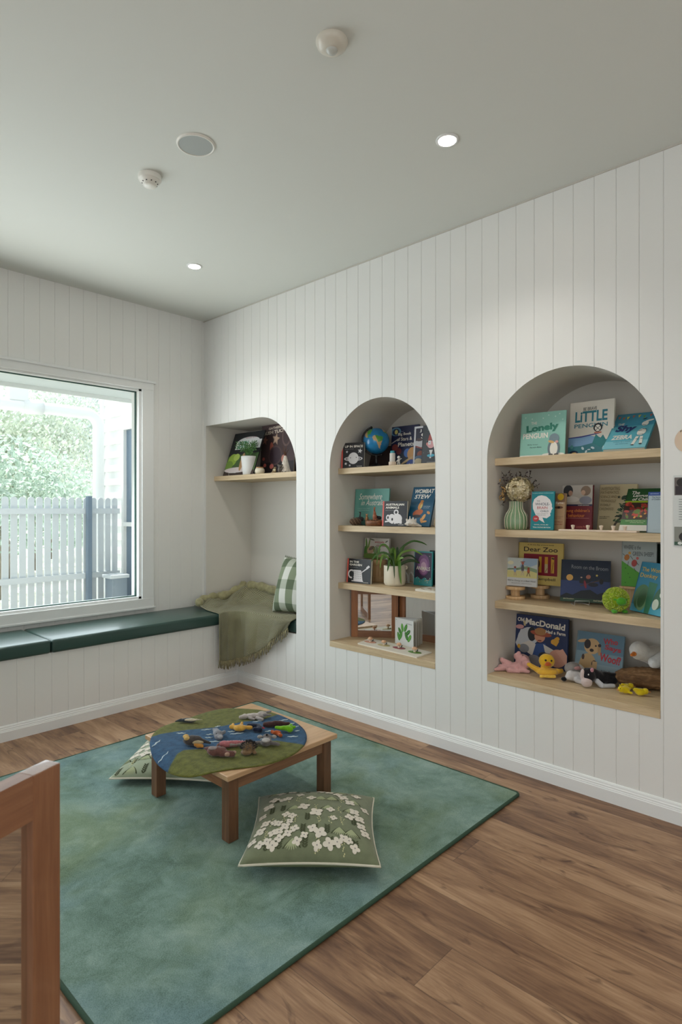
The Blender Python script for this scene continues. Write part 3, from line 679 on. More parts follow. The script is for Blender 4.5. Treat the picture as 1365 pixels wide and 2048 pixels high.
book('green book with red leaves on its cover, leaning back beside the pine tree textbook', (1238, 2.80), (1306, 2.80), 981, SH[2], .13, .012, '#27542f',
     [('r', 0, 0, 1, .13, '#d9d6c9'), ('r', 0, .13, 1, .26, '#357a35'), ('r', 0, .26, 1, .68, '#3b2a22'), ('r', 0, .66, 1, .70, '#9fb832'), ('t', 'The', .27, .9, .24, .08, W_, {'sh': .2, 'b': .02}), ('t', 'Language', .5, .82, .6, .085, W_, {'sh': .2, 'b': .02}), ('t', 'of Children', .58, .74, .75, .07, W_, {'sh': .2, 'b': .02})] +
     scatter(40, ['#a83a30', '#c04a3a', '#8e2f28', '#5c7c35'], .1, .33, .92, .63, .09, 8)+scatter(8, ['#e0a04a', '#7b9a3c'], .1, .28, .9, .4, .05, 9)+[('t', 'exploring the garden way', .45, .21, .6, .022, '#cfe0b0'), ('t', 'of early learning', .5, .17, .4, .02, '#cfe0b0')])
book('pale blue book with a dark blue spine at the right end of the second shelf', (1294, 2.765), (1336, 2.755), 985, SH[2], .02, .012, '#a9b7bd',
     [('r', 0, .91, .62, 1, '#2f4a8c'), ('t', 'MONTESSORI', .3, .955, .4, .02, '#b8c6e0'), ('t', 'The Secret', .4, .87, .45, .04, '#4a5a68'), ('t', 'of Childhood', .45, .82, .55, .04, '#4a5a68'), ('r', .3, .07, .85, .073, '#7a8890')], spine='#3a5a9c')
# ---- right niche, third shelf: books on turned wooden stands
def spool(label, px, x, z, r, hgt, shaft):
    q = onx(px, x); o = thing('turned_wooden_stand', label, 'stand', (q.x, q.y, z))
    t = hgt*.24
    MB().lathe([(r*.97, 0), (r, .002), (r, t-.002), (r*.97, t)], BLOCKW, n=40).build('base_disc', o)
    MB().lathe([(shaft, t-.0005), (shaft, hgt-t+.0005)], BLOCKW, n=32).build('shaft', o)
    MB().lathe([(r*.97, hgt-t), (r, hgt-t+.002), (r, hgt-.002), (r*.97, hgt)], BLOCKW, n=40).build('top_disc', o)
    return o
spool('small turned wooden reel stand at the far left of the third shelf', 1031.5, 2.865, SH[3], .048, .064, .023)
spool('small turned wooden reel stand under the yellow picture book', 1081, 2.985, SH[3], .048, .067, .023)
book('cream board book with three walking figures, standing on the left wooden reel', (1008, 2.85), (1074, 2.87), 1115, SH[3]+.0655, .012, .014, '#d6d8d8',
     [('r', 0, .30, 1, .55, '#dcd490'), ('r', 0, .55, 1, 1, '#c9d2cf'), ('p', [(.45, .62), (.6, .75), (.8, .7), (1, .8), (1, 1), (.6, 1)], '#9fb8d0'), ('p', [(0, .55), (.15, .62), (.4, .56), (.6, .62), (1, .5), (1, .62), (.7, .72), (.3, .62)], '#8fa684'), ('e', .2, .82, .09, .06, '#e6e2c4'),
      ('e', .57, .64, .045, .12, '#5a5a62'), ('e', .57, .82, .04, .045, '#b5685a'), ('l', [(.56, .55), (.53, .38)], .02, '#c9b8a8'), ('l', [(.58, .55), (.6, .38)], .02, '#c9b8a8'), ('l', [(.5, .86), (.64, .88)], .02, '#9a5a48'), ('e', .34, .56, .04, .07, '#8da6c4'), ('e', .34, .66, .035, .035, '#9a5548'), ('l', [(.33, .5), (.32, .36)], .018, '#c9a890'), ('l', [(.36, .5), (.38, .36)], .018, '#c9a890'),
      ('e', .75, .55, .04, .07, '#b55a38'), ('e', .75, .64, .035, .035, '#a04a38'), ('l', [(.74, .5), (.7, .36)], .018, '#6a4a40'), ('l', [(.76, .5), (.8, .36)], .018, '#6a4a40'), ('t', "We're Going on a Bear Hunt", .55, .19, .84, .07, '#6a6a6a', {'sh': .25, 'b': 0}), ('t', 'Michael Rosen   Helen Oxenbury', .55, .1, .6, .025, '#7a7a7a')], board=True)
book('yellow picture book with a red cage panel, standing on the right wooden reel', (1037, 2.965), (1126, 2.975), 1084.6, SH[3]+.0685, .012, .012, '#d8c272',
     [('r', .12, .22, .88, .73, '#8e2032'), ('t', 'A lift-the-flap picture book', .5, .945, .6, .035, '#4a3a28'), ('t', 'Dear Zoo', .5, .84, .76, .11, '#2c1a20', {'b': .012}), ('r', .47, .29, .53, .67, '#d6a83a'), ('r', .60, .29, .67, .67, '#dca23a'), ('r', .74, .29, .81, .67, '#d8a83c'), ('r', .60, .29, .67, .5, '#cbb98a'), ('e', .46, .5, .03, .08, '#4a3426'), ('l', [(.75, .64), (.81, .63)], .03, '#3a2a20'), ('l', [(.76, .3), (.79, .55)], .012, '#8a5a2c'), ('l', [(.61, .3), (.66, .4)], .012, '#8a5a2c'),
      ('t', 'Rod Campbell', .5, .13, .68, .085, '#3a2a28', {'b': .004})])
o = book('wide midnight blue picture book with a flying broomstick, propped on a wire easel', (1121, 2.885), (1221, 2.945), 1120, SH[3]+.008, .06, .01, '#17263c',
     [('r', 0, .0, 1, .12, '#2c4a34'), ('r', 0, .12, 1, .5, '#2f3f6e'), ('p', [(0, .12), (.12, .2), (.25, .16), (.42, .27), (.6, .3), (.75, .2), (.88, .26), (1, .16), (1, .08), (0, .08)], '#182028'), ('e', .18, .57, .07, .07, '#d9a95c'), ('t', 'Room on the Broom', .58, .82, .74, .09, '#8b8f96', {'b': .004, 'rot': -.04}),
      ('e', .5, .5, .13, .055, '#20222c', .2), ('e', .56, .6, .05, .045, '#a86a58', .6), ('l', [(.4, .38), (.85, .55)], .018, '#5a3f35'), ('e', .5, .42, .025, .09, '#8c2c3c', .2), ('e', .66, .42, .1, .045, '#1d2030'), ('e', .82, .5, .04, .06, '#1b1a20'), ('s', .73, .64, .03, '#d9c468'), ('e', .42, .58, .02, .014, '#c9a890'), ('t', 'Julia Donaldson', .17, .06, .22, .035, '#d9d2b0'), ('t', 'Axel Scheffler', .78, .05, .22, .035, '#d9d2b0')])
WIRE = mat('white_wire', '#e4e4e2', .3, .3)
def easel(label, px, x, z, wd, rz):
    q = onx(px, x); o = thing('wire_easel', label, 'easel', (q.x, q.y, z), (0, 0, rz))
    h = wd/2
    MB().tube([(-h*1.1, -.002, .001), (-h, -.016, .001), (-h, -.019, .022), (h, -.019, .022), (h, -.016, .001), (h*1.1, -.002, .001)], .0014, WIRE, 8).build('front_lip', o)
    MB().tube([(-h*1.1, -.002, .0015), (-h*.8, .05, .0015), (0, .058, .0015), (h*.8, .05, .0015), (h*1.1, -.002, .0015)], .0014, WIRE, 8).build('rear_loop', o)
q = onx(1160, 2.905); easel('white wire easel under the midnight blue picture book', 1162, 2.893, SH[3], .07, -.8)
# wooden ledge easel for the sheep book
q = onx(1257, 2.97); o = thing('wooden_easel', 'pale wooden ledge easel behind the fluffy green toy', 'easel', (q.x+.02, q.y-.03, SH[3]), (0, 0, -PI/2))
MB().box((-.06, .012, 0), (.06, .022, .25), BLOCKW, .001).build('back_board', o)
MB().box((-.065, -.034, .088), (.065, .012, .1), BLOCKW, .002).build('ledge', o)
book('pale grey picture book with two sheep on a green hill, up on the wooden easel', (1243.5, 2.955), (1313, 2.955), 1082.6, SH[3]+.1005, .012, .01, '#a9b4b3',
     [('p', [(0, 0), (.85, 0), (.8, .12), (.55, .3), (.3, .42), (.0, .56)], '#4f9a2c'), ('t', 'WHERE is the', .3, .87, .5, .09, '#3f4346', {'b': .003}), ('t', 'GREEN SHEEP?', .62, .73, .6, .09, '#3f4346', {'b': .003}),
      ('e', .15, .64, .075, .1, '#b3702c', -.3), ('e', .23, .74, .04, .045, '#d29a3a'), ('e', .37, .52, .08, .11, '#a8403c', -.2), ('e', .46, .63, .04, .045, '#c05a58'), ('l', [(.2, .55), (.18, .45)], .012, K_), ('l', [(.25, .68), (.33, .6)], .012, K_), ('l', [(.36, .42), (.42, .34)], .012, K_), ('l', [(.43, .55), (.5, .48)], .012, K_), ('l', [(.09, .68), (.03, .72)], .012, K_),
      ('e', .12, .4, .015, .015, '#1d4a20'), ('e', .25, .2, .015, .015, '#1d4a20'), ('e', .2, .28, .012, .012, '#1d4a20'), ('e', .12, .08, .012, .012, '#1d4a20')])
book('thin dark green book standing behind the grey sheep picture book', (1300, 3.055), (1352, 3.055), 1088, SH[3], .015, .012, '#14382c', [('r', .05, .05, .95, .95, '#123326')])
book('blue picture book with a green donkey shape and yellow lettering, at the right end', (1260, 2.88), (1337, 2.765), 1125, SH[3], .07, .012, '#2f7f9c',
     [('r', 0, 0, 1, .14, '#49a0b8'), ('e', .22, .3, .2, .26, '#527a52'), ('e', .25, .22, .13, .2, '#7fa47c'), ('e', .24, .28, .11, .2, '#4c7350'), ('p', [(.33, .62), (.55, .6), (.5, .0), (.38, 0)], '#3c7a5c'), ('e', .68, .33, .14, .24, '#3f6a50', -.25), ('e', .62, .2, .08, .11, '#cdd8c8'), ('e', .72, .4, .05, .06, '#dfe8dc'), ('e', .72, .4, .028, .034, '#2e5a4a'),
      ('l', [(.85, .55), (1.0, .68)], .04, '#2b5a54'), ('t', 'The Wonky', .36, .84, .6, .11, '#d8b450', {'b': .008}), ('t', 'Donkey', .28, .72, .46, .11, '#d8b450', {'b': .008}), ('t', 'Craig Smith', .85, .2, .2, .025, '#bfe0e4')])
# ---- right niche, bottom
book('large dark blue picture book with a red spine, a farmer and a cow', (1027, 2.93), (1134, 2.955), 1228, SH[4], .03, .016, '#1d2f5c',
     [('e', .27, .57, .21, .17, '#c8ccd2', .5), ('p', [(.03, .42), (.12, .7), (.3, .75), (.4, .6), (.36, .4), (.2, .3), (.06, .36)], '#c6cad0'), ('e', .34, .63, .08, .13, '#22242c'), ('e', .1, .75, .08, .04, '#d8a0a0', .1), ('l', [(.2, .78), (.18, .88)], .04, '#c9b88a'),
      ('p', [(.3, .12), (.42, .45), (.6, .48), (.68, .2), (.6, 0), (.35, 0)], '#2f4f8c'), ('p', [(.14, .42), (.3, .5), (.42, .44), (.36, .2), (.2, .3)], '#d8d2cc'), ('p', [(.56, .46), (.8, .35), (.82, .28), (.6, .3)], '#d3cfc8'), ('e', .49, .6, .1, .105, '#d89a7c'), ('e', .51, .66, .2, .05, '#a8543c', -.08), ('e', .5, .7, .11, .07, '#b08050'), ('e', .49, .52, .04, .015, '#8c4a40'),
      ('p', [(.7, .5), (.8, .45), (.85, .55), (.78, .62)], '#dca53a'), ('e', .76, .53, .06, .05, '#dca53a'), ('e', .82, .6, .035, .035, '#dca53a'), ('e', .83, .22, .17, .16, '#d9a08c', .5), ('p', [(.8, .35), (.92, .42), (1, .3), (1, .08), (.92, .2)], '#e0ab98'), ('e', .58, .22, .1, .08, '#2a2c32'), ('e', .2, .33, .1, .08, '#8a8c92'), ('e', .1, .36, .03, .04, '#d8a53a'), ('e', .4, .1, .14, .12, '#8c8a90'),
      ('t', 'Old', .12, .9, .13, .08, W_, {'b': .03}), ('t', 'MacDonald', .58, .855, .74, .125, W_, {'b': .035, 'rot': -.06}), ('t', 'Had a Farm', .78, .71, .36, .065, W_, {'b': .03, 'rot': -.04})], spine='#b02a36')
o = book('thin grey-brown book standing behind the large dark blue picture book', (1035, 3.02), (1142, 3.03), 1229, SH[4], .01, .01, '#6c665c', [('r', .04, .04, .96, .96, '#756e62')])
book('sky blue picture book with a puppy and red lettering, behind the cow puppet', (1148, 2.94), (1243, 2.94), 1262, SH[4], .055, .014, '#8fa4ae',
     [('r', .02, .55, 1, 1, '#5f8196'), ('r', .02, .3, 1, .55, '#7d97a4'), ('e', .28, .2, .19, .3, '#c2a070'), ('e', .34, .68, .17, .17, '#cda97a'), ('e', .13, .78, .11, .035, '#cba678', .25), ('e', .24, .72, .07, .1, '#2c2220'), ('e', .5, .62, .035, .12, '#b48f62', .1), ('e', .34, .59, .045, .035, '#221a1a'), ('e', .42, .7, .02, .02, '#1c1616'), ('e', .5, .72, .035, .035, '#2c2220'), ('e', .42, .3, .06, .07, '#3a2a26'), ('e', .17, .42, .03, .06, '#4a3428'), ('r', .38, .05, .48, .35, '#cba678'),
      ('t', 'Who', .72, .84, .3, .13, '#b8303c', {'b': .03, 'rot': .05}), ('t', 'Says', .78, .68, .34, .14, '#b8303c', {'b': .03, 'rot': -.1}), ('t', 'Woof?', .74, .46, .44, .18, '#b8303c', {'b': .03, 'rot': -.1}), ('t', 'John Butler', .74, .17, .34, .045, '#4a4a50')], spine='#7fa0b0')
# ---- middle niche, top shelf
RED = '#d4594e'
book('small black board book with a smiling ringed planet and red spine', (683, 2.735), (728, 2.785), 887, SH[1], .012, .018, '#232226',
     [('t', 'UP IN SPACE', .54, .85, .8, .09, W_, {'b': .03}), ('t', 'a black and white book', .34, .75, .4, .02, '#b8b8b8'), ('e', .53, .36, .41, .1, '#d6d4d6'), ('e', .53, .36, .35, .07, '#232226'), ('e', .53, .36, .30, .055, '#d6d4d6'), ('e', .53, .36, .26, .04, '#232226'), ('e', .53, .38, .23, .24, '#dcdadc'), ('e', .4, .40, .02, .02, K_), ('e', .66, .41, .02, .02, K_),
      ('s', .82, .66, .11, '#dcdadc'), ('s', .24, .64, .06, '#dcdadc'), ('s', .2, .17, .07, '#dcdadc'), ('s', .38, .1, .055, '#dcdadc'), ('t', 'Tee Rumble', .8, .06, .24, .03, W_)], spine=RED, board=True)
book('dark brown upright rectangle at the back of the top shelf behind the globe', (727, 3.02), (790, 3.02), 897, SH[1], .012, .01, '#4a3c3a', [('r', .03, .03, .97, .97, '#443634')])  # plain dark upright rectangle behind the globe, made with the book builder
book('large navy book with planets and white hand-drawn lettering', (781, 2.98), (835, 2.98), 855, SH[1], .02, .012, '#20254a',
     [('r', 0, 0, 1, .35, '#141c30'), ('e', .15, .88, .2, .13, '#5f8fae'), ('e', .16, .87, .13, .1, '#1f2c50'), ('e', .17, .87, .06, .07, '#cfc878'), ('t', 'Big Book', .49, .80, .48, .085, W_, {'b': .015}), ('t', 'of Stars &', .49, .69, .56, .085, W_, {'b': .015}), ('t', 'Planets', .56, .56, .6, .1, W_, {'b': .02}), ('t', 'our', .4, .87, .12, .02, '#8a90b0'),
      ('l', [(0, .6), (.33, .72)], .03, '#b8b4b4'), ('e', .15, .5, .12, .1, '#7a3a38'), ('e', .3, .4, .1, .1, '#6c2f30'), ('e', .62, .35, .13, .13, '#4a72b8'), ('e', .82, .32, .2, .2, '#d09a5c'), ('e', .62, .17, .24, .035, '#c8a878', .45), ('e', .78, .08, .17, .14, '#2c4a9c'), ('e', .3, .12, .05, .04, '#c0c0bc'), ('l', [(.28, .1), (.28, .25)], .015, '#b0b0b0'), ('e', .9, .85, .06, .05, '#cfc0a0')] + scatter(8, ['#d8d8d0', '#a0a860'], .05, .02, .95, .1, .02, 5))
book('space picture book with a white border, half covered by the charcoal book', (826, 2.905), (872, 2.905), 854, SH[1], .02, .008, '#d8d8dc',
     [('r', .07, .03, .95, .95, '#262338'), ('t', 'S', .42, .74, .22, .16, W_, {'b': .03}), ('t', 'J', .28, .88, .08, .08, W_), ('e', .25, .56, .2, .16, '#c4c2c6'), ('e', .25, .66, .15, .06, '#4a3a3c'), ('l', [(.08, .5), (.45, .42)], .05, '#8c3a34'), ('e', .35, .3, .18, .12, '#8c4a38'), ('e', .28, .21, .2, .08, '#56708c'), ('e', .27, .1, .2, .13, '#cfc0a0', -.3)])
book('charcoal picture book with a pink bearded face and red cap, against the arch edge', (843, 2.83), (880, 2.83), 852, SH[1], .02, .01, '#3a3d42',
     [('s', .34, .9, .1, '#8a9a98'), ('p', [(.3, .6), (.36, .72), (.44, .8), (.6, .78), (.62, .62)], '#a8504a'), ('e', .48, .5, .2, .17, '#d8a0a4'), ('e', .27, .52, .05, .07, '#d08a84'), ('r', .33, .5, .47, .6, '#dcdcdc'), ('e', .4, .55, .02, .02, K_), ('e', .5, .22, .2, .07, '#4aa8c4'), ('p', [(.4, .36), (.5, .2), (.6, .36)], '#d8d8d8'), ('e', .48, .17, .05, .04, '#cfc8cc'), ('r', .3, .05, .95, .056, '#b8b8b8')] + [('e', .1+.13*i, .3+.3*(i % 2), .008, .008, W_) for i in range(4)])
# ---- middle niche, second shelf
book('square teal picture book with white script lettering behind the animal figures', (708, 2.862), (776, 2.875), 979, SH[2], .02, .01, '#68a79b',
     [('e', .5, .6, .38, .36, '#5f9e94'), ('t', 'Somewhere', .46, .79, .68, .17, W_, {'sh': .4, 'b': 0}), ('t', 'in Australia', .53, .62, .68, .15, W_, {'sh': .4, 'b': 0}), ('t', 'a story of this land', .27, .46, .36, .022, '#b8d8d0'), ('t', 'words and pictures', .27, .41, .36, .022, '#b8d8d0'), ('p', [(0, 0), (1, 0), (1, .12), (.5, .16), (0, .1)], '#3c7268')])
book('small black board book with a white koala shape and red spine', (764.5, 2.77), (813, 2.785), 1003, SH[2], .012, .018, '#232226',
     [('t', 'AUSTRALIAN', .5, .86, .76, .085, W_, {'b': .03}), ('t', 'ANIMALS', .4, .74, .56, .085, W_, {'b': .03}), ('t', 'a black and white book', .3, .63, .38, .02, '#b8b8b8'), ('e', .62, .3, .2, .17, '#dedcde'), ('e', .4, .3, .16, .16, '#dedcde'), ('e', .57, .55, .1, .1, '#dedcde'), ('e', .57, .55, .05, .05, K_), ('e', .24, .34, .08, .1, '#dedcde'), ('e', .24, .34, .035, .05, K_), ('e', .42, .27, .035, .05, K_),
      ('l', [(.12, .17), (.3, .2)], .05, '#dedcde'), ('r', .38, .1, .47, .2, '#dedcde'), ('r', .5, .09, .57, .2, '#dedcde'), ('r', .72, .1, .82, .22, '#dedcde'), ('t', 'Tee Rumble', .78, .06, .22, .03, W_)], spine=RED, board=True)
book('deep blue picture book with an orange wombat, leaning back at the right', (813, 2.80), (859, 2.80), 976, SH[2], .075, .012, '#12506e',
     [('t', 'WOMBAT', .52, .89, .84, .11, W_, {'b': .03, 'sh': .2}), ('t', 'STEW', .48, .75, .7, .11, W_, {'b': .03, 'sh': .2}), ('e', .4, .34, .22, .12, '#a85a34', .3), ('e', .38, .25, .18, .06, '#22242a'), ('e', .46, .52, .09, .16, '#c98a48', -.3), ('e', .5, .63, .07, .05, '#b87a3c'), ('e', .5, .5, .04, .09, '#cdbb78', -.2), ('e', .68, .22, .06, .14, '#cf9a5c', -.5), ('e', .74, .12, .12, .04, '#cf9a5c', .1), ('e', .62, .14, .05, .1, '#c08a50', .5), ('e', .86, .34, .08, .05, '#c08a54', -.5), ('t', 'written long ago', .74, .5, .3, .025, '#b8c8d0'), ('t', 'by two friends', .72, .46, .26, .02, '#b8c8d0')])
# ---- middle niche, third shelf
book('small black board book with a white watering can and red spine', (693.5, 2.775), (741, 2.785), 1117, SH[3], .012, .018, '#17191c',
     [('t', 'IN THE', .3, .87, .38, .085, W_, {'b': .03}), ('t', 'GARDEN', .36, .75, .52, .085, W_, {'b': .03}), ('t', 'a black and white book', .28, .64, .36, .02, '#b8b8b8'), ('p', [(.24, .1), (.68, .1), (.62, .5), (.3, .5)], '#dedcde'), ('e', .2, .36, .15, .15, '#dedcde'), ('e', .2, .36, .1, .1, '#17191c'), ('p', [(.56, .38), (.62, .46), (.86, .68), (.9, .64)], '#dedcde'), ('p', [(.8, .66), (.9, .76), (.96, .7), (.86, .6)], '#dedcde'), ('r', .22, .06, .7, .11, '#dedcde'), ('r', .28, .5, .6, .54, '#dedcde')] +
     [('e', .3+.075*i, .2+.085*j, .014, .008, K_, .6) for i in range(5) for j in range(4)]+[('p', [(.24, .3), (.3, .5), (.3, .1), (.24, .1)], '#17191c'), ('t', 'Tee Rumble', .82, .05, .22, .03, W_)], spine=RED, board=True)
spool('tall turned wooden reel stand behind the black watering can book', 756.5, 2.955, SH[3], .056, .14, .05)
book('white picture book with garden plants and red title, on the tall wooden reel', (728, 2.945), (777, 2.95), 1076, SH[3]+.1415, .012, .014, '#d8d4cc',
     [('e', .1, .55, .04, .3, '#5f8a3c', .15), ('e', .18, .62, .03, .25, '#7a9a4a', -.2), ('e', .05, .3, .05, .2, '#4a7a34'), ('e', .28, .42, .16, .12, '#c0a084', .4), ('e', .3, .5, .12, .05, '#7a6a60', .5), ('e', .25, .1, .3, .1, '#8a6448'), ('e', .45, .1, .5, .1, '#6a8a3c'), ('t', 'animals', .62, .82, .38, .08, '#b83c3c', {'b': .02}), ('t', 'in the', .62, .74, .14, .03, '#6c3a3a'), ('t', 'Garden', .72, .64, .42, .08, '#8c2c3c', {'b': .02}), ('e', .3, .93, .12, .02, '#6a6a5c', -.2), ('e', .9, .85, .06, .02, '#6a6a5c', .5)] +
     [('l', [(.5+.02*i, .05), (.36+.06*i, .62-.04*abs(i-2))], .028, '#4f8a34') for i in range(6)]+[('e', .62, .2, .12, .08, '#b0a07c')], spine='#9a9a94')
book('upright teal-edged book with a purple moonlit cover', (828, 2.96), (864, 2.965), 1102, SH[3], .012, .012, '#2f9ca0',
     [('r', .03, .05, .96, .96, '#352a48'), ('e', .52, .6, .33, .5, '#7a4a7e'), ('e', .52, .56, .24, .38, '#a070a0'), ('e', .52, .54, .16, .24, '#cfa8c4'), ('t', 'ANIMALS', .5, .5, .76, .11, W_, {'b': .02, 'rot': -.04}), ('p', [(.03, .05), (.96, .05), (.96, .2), (.8, .16), (.6, .24), (.4, .17), (.2, .25), (.03, .2)], '#3c9a9c'), ('s', .85, .86, .03, W_)] + scatter(18, ['#8cc8c0', '#c8a858', '#a04a58', '#d8e0d8'], .08, .08, .92, .24, .03, 6))
book('black patterned book standing behind the purple moonlit one', (858, 3.035), (900, 3.035), 1101, SH[3], .012, .012, '#1b1d26', scatter(14, ['#5a5e70', '#8a8ca0', '#2f3346'], .1, .1, .9, .9, .06, 12))
# ---- corner niche shelf
book('dark magazine with a white banner and green leaves, leaning back in the corner niche', (446, 2.765), (506, 2.765), 869, SH[1], .12, .008, '#15191f',
     [('r', 0, 0, 1, .1, '#3a2a26'), ('p', [(0, .1), (1, .1), (1, .5), (0, .45)], '#3f5a30'), ('e', .18, .36, .15, .14, '#8aa83c'), ('e', .1, .24, .14, .1, '#6a8a34'), ('e', .3, .42, .1, .08, '#a8bf5a'), ('e', .4, .12, .4, .06, '#cfc4c4'), ('e', .52, .3, .06, .2, '#b08a60'), ('r', .16, .60, .98, .80, '#dfe0e0'), ('e', .55, .78, .36, .1, '#dfe0e0'), ('t', 'BUSH', .4, .755, .32, .08, '#3f8f6a', {'b': .04}), ('t', 'BOOK', .4, .65, .36, .08, '#3f8f6a', {'b': .04}), ('t', 'WHAT IS IT', .6, .86, .36, .025, '#a8485a')])
easel('white wire easel under the leaning magazine in the corner niche', 468, 2.775, SH[1], .07, -.9)
book('tall brown book with bush food drawings and cream block lettering', (519.7, 2.93), (587, 2.90), 853, SH[1], .025, .012, '#4a383a',
     [('r', 0, 0, 1, .25, '#2a2226'), ('t', 'GATHERING', .46, .93, .5, .05, '#dccfc0', {'b': .04, 'rot': .03}), ('t', 'BUSH TUCKER', .46, .85, .8, .07, '#dccfc0', {'b': .05, 'rot': .04}), ('s', .12, .7, .09, '#b07a6a'), ('s', .45, .70, .12, '#b09480'), ('s', .46, .71, .08, '#c8a890'), ('e', .34, .5, .06, .14, '#b8685a', .2), ('e', .76, .74, .13, .19, '#6c5654'), ('e', .76, .74, .1, .15, '#4a383a'), ('e', .45, .38, .2, .18, '#5c4848'), ('e', .45, .38, .17, .15, '#42323a'), ('e', .1, .33, .04, .03, '#c0605a'), ('e', .15, .2, .045, .035, '#d87068'), ('e', .36, .17, .06, .045, '#e08078'), ('e', .7, .3, .06, .07, '#c88a7a'), ('s', .9, .8, .08, '#a08a78')])
book('black book standing behind the white felt cone', (560, 3.0), (604, 3.0), 868, SH[1], .012, .012, '#17171b', [('r', .05, .05, .95, .95, '#1c1c22')])
# ------------------------------------------------------------------ soft furnishings
def pillow(root, w, d, h, m, mb, flat=.35, N=44, top='front_cover', bot='back_cover'):
    """returns surface function for decoration; local x,y plan, z up"""
    def S(u, v, s=1):
        px = u*w/2*(1-.075*(1-v*v)); py = v*d/2*(1-.075*(1-u*u))
        e = max(0, (1-u**2)*(1-v**2))
        z = (h*e**.42*(1-.0)*.5)*(1 if s > 0 else flat)
        z += s*.003*noise.noise(Vector((u*3, v*3, s)))*e
        return Vector((px, py, z*s if s < 0 else z))
    for s, nm, mm in ((1, top, m), (-1, bot, mb)):
        vs = []; fs = []
        cl = lambda i: math.sin(PI/2*(2*i/N-1))
        for j in range(N+1):
            for i in range(N+1): vs.append(S(cl(i), cl(j), s))
        for j in range(N):
            for i in range(N):
                a = j*(N+1)+i; q = (a, a+1, a+N+2, a+N+1); fs.append(q if s > 0 else q[::-1])
        MB().add(vs, fs, mm, True).build(nm, root)
    return S
def edge_pts(S, n=24):
    P = []
    for k in range(n): P.append(S(-1+2*k/n, -1))
    for k in range(n): P.append(S(1, -1+2*k/n))
    for k in range(n): P.append(S(1-2*k/n, 1))
    for k in range(n): P.append(S(-1, 1-2*k/n))
    return P
GREENL = mat('sage_green_linen', '#737b5f', rough=.9, sheen=.3, bump=.5, bscale=500, var=.12, vscale=25)
PIPE = mat('cream_piping', '#d9d4c2', .8)
def drape(b, S, poly, m, off):
    n = len(poly); c = (sum(p[0] for p in poly)/n, sum(p[1] for p in poly)/n)
    vs = []
    for u, v in [c]+[((c[0]+p[0])/2, (c[1]+p[1])/2) for p in poly]+poly:
        u = max(-.985, min(.985, u)); v = max(-.985, min(.985, v)); q = S(u, v); q.z += off; vs.append(q)
    fs = [(0, 1+i, 1+(i+1) % n) for i in range(n)]+[(1+i, 1+n+i, 1+n+(i+1) % n, 1+(i+1) % n) for i in range(n)]
    b.add(vs, fs, m, True)
def floral(root, S, seed, flowers, sprays):
    rnd = random.Random(seed); b = MB(); CR = mat('cream_embroidery', '#ddd6c8', .9, bump=.5, bscale=300); DK = mat('olive_embroidery', '#454c32', .9); CE = mat('flower_centre', '#8e8a86', .9); PL = mat('pale_green_embroidery', '#a3ab86', .9); YE = mat('pale_yellow_knots', '#d3cf9e', .9)
    def petal(cu, cv, a, L, wd, m, off): drape(b, S, [(cu+math.cos(a)*L*.5+L*.5*math.cos(t)*math.cos(a)-wd*math.sin(t)*math.sin(a), cv+math.sin(a)*L*.5+L*.5*math.cos(t)*math.sin(a)+wd*math.sin(t)*math.cos(a)) for t in [2*PI*i/10 for i in range(10)]], m, off)
    for (u, v) in sprays:                # fan shaped leaves and little chevron sprigs
        v = v-.2*(1-v*v)
        k = rnd.random()
        if k < .35:
            for q in range(7): petal(u, v, -PI/2+(q-3)*.22, .17, .012, PL, .0012+.00005*q)
            petal(u, v, -PI/2-.75, .2, .018, DK, .0011); petal(u, v, -PI/2+.75, .2, .018, DK, .0011)
        elif k < .7:
            for q in range(5): petal(u, v-.035*q, PI*.25, .06, .012, DK, .0011); petal(u, v-.035*q, PI*.75, .06, .012, DK, .00115)
        else:
            for q in range(12): petal(u+rnd.uniform(-.03, .03), v-.03*q*.6, rnd.uniform(0, 6), .018, .008, YE, .0016)
    for (u, v, r) in flowers:
        v = v-.42*(1-v*v); r *= 1.12
        a0 = rnd.uniform(0, PI/2)
        petal(u+.012, v-.012, a0, r*.9, r*.4, DK, .0014)
        for q in range(4): petal(u, v, a0+q*PI/2, r, r*.42, CR, .0019+.0001*q)
        drape(b, S, [(u+.012*math.cos(t), v+.012*math.sin(t)) for t in [2*PI*i/6 for i in range(6)]], CE, .0026)
    merge([c for c in root.children if c.name.startswith('front_cover')][0], b.build('embroidery', root))
FL = [(-.16, .36, .10), (.06, .22, .11), (-.44, .20, .07), (-.33, .14, .07), (-.36, .02, .06), (-.54, -.0, .07), (-.62, .05, .06), (-.76, .08, .08), (-.82, -.08, .09), (-.42, -.10, .08), (-.5, -.2, .07), (-.60, -.22, .07), (-.36, -.28, .07), (-.26, -.17, .07), (-.48, -.38, .07), (-.66, -.42, .07), (-.56, -.56, .08), (-.76, -.46, .07),
      (.02, -.18, .08), (.14, -.28, .1), (.28, -.55, .09), (.4, -.5, .08), (.5, -.38, .07), (.58, -.42, .06), (.66, -.6, .07), (.5, .66, .09), (.62, .56, .09), (.4, .74, .08), (.25, .8, .08), (.1, .84, .08), (.7, .35, .09), (.78, .22, .09), (.62, .2, .08), (-.2, -.5, .07), (.1, -.62, .07), (-.05, .6, .08), (-.25, .7, .07), (.35, .1, .06), (.3, .3, .07), (-.1, -.35, .06), (.8, .05, .08), (.85, -.1, .08), (-.78, .5, .1), (-.7, .65, .09), (-.55, .6, .07), (-.45, .62, .07), (-.6, .82, .08), (-.4, .86, .08), (-.85, .3, .07), (-.9, -.3, .07), (.72, .78, .08), (.88, .5, .07)]
SP = [(-.1+.19*i-.6+.05*(j % 2), .85-.3*j) for j in range(6) for i in range(8)]
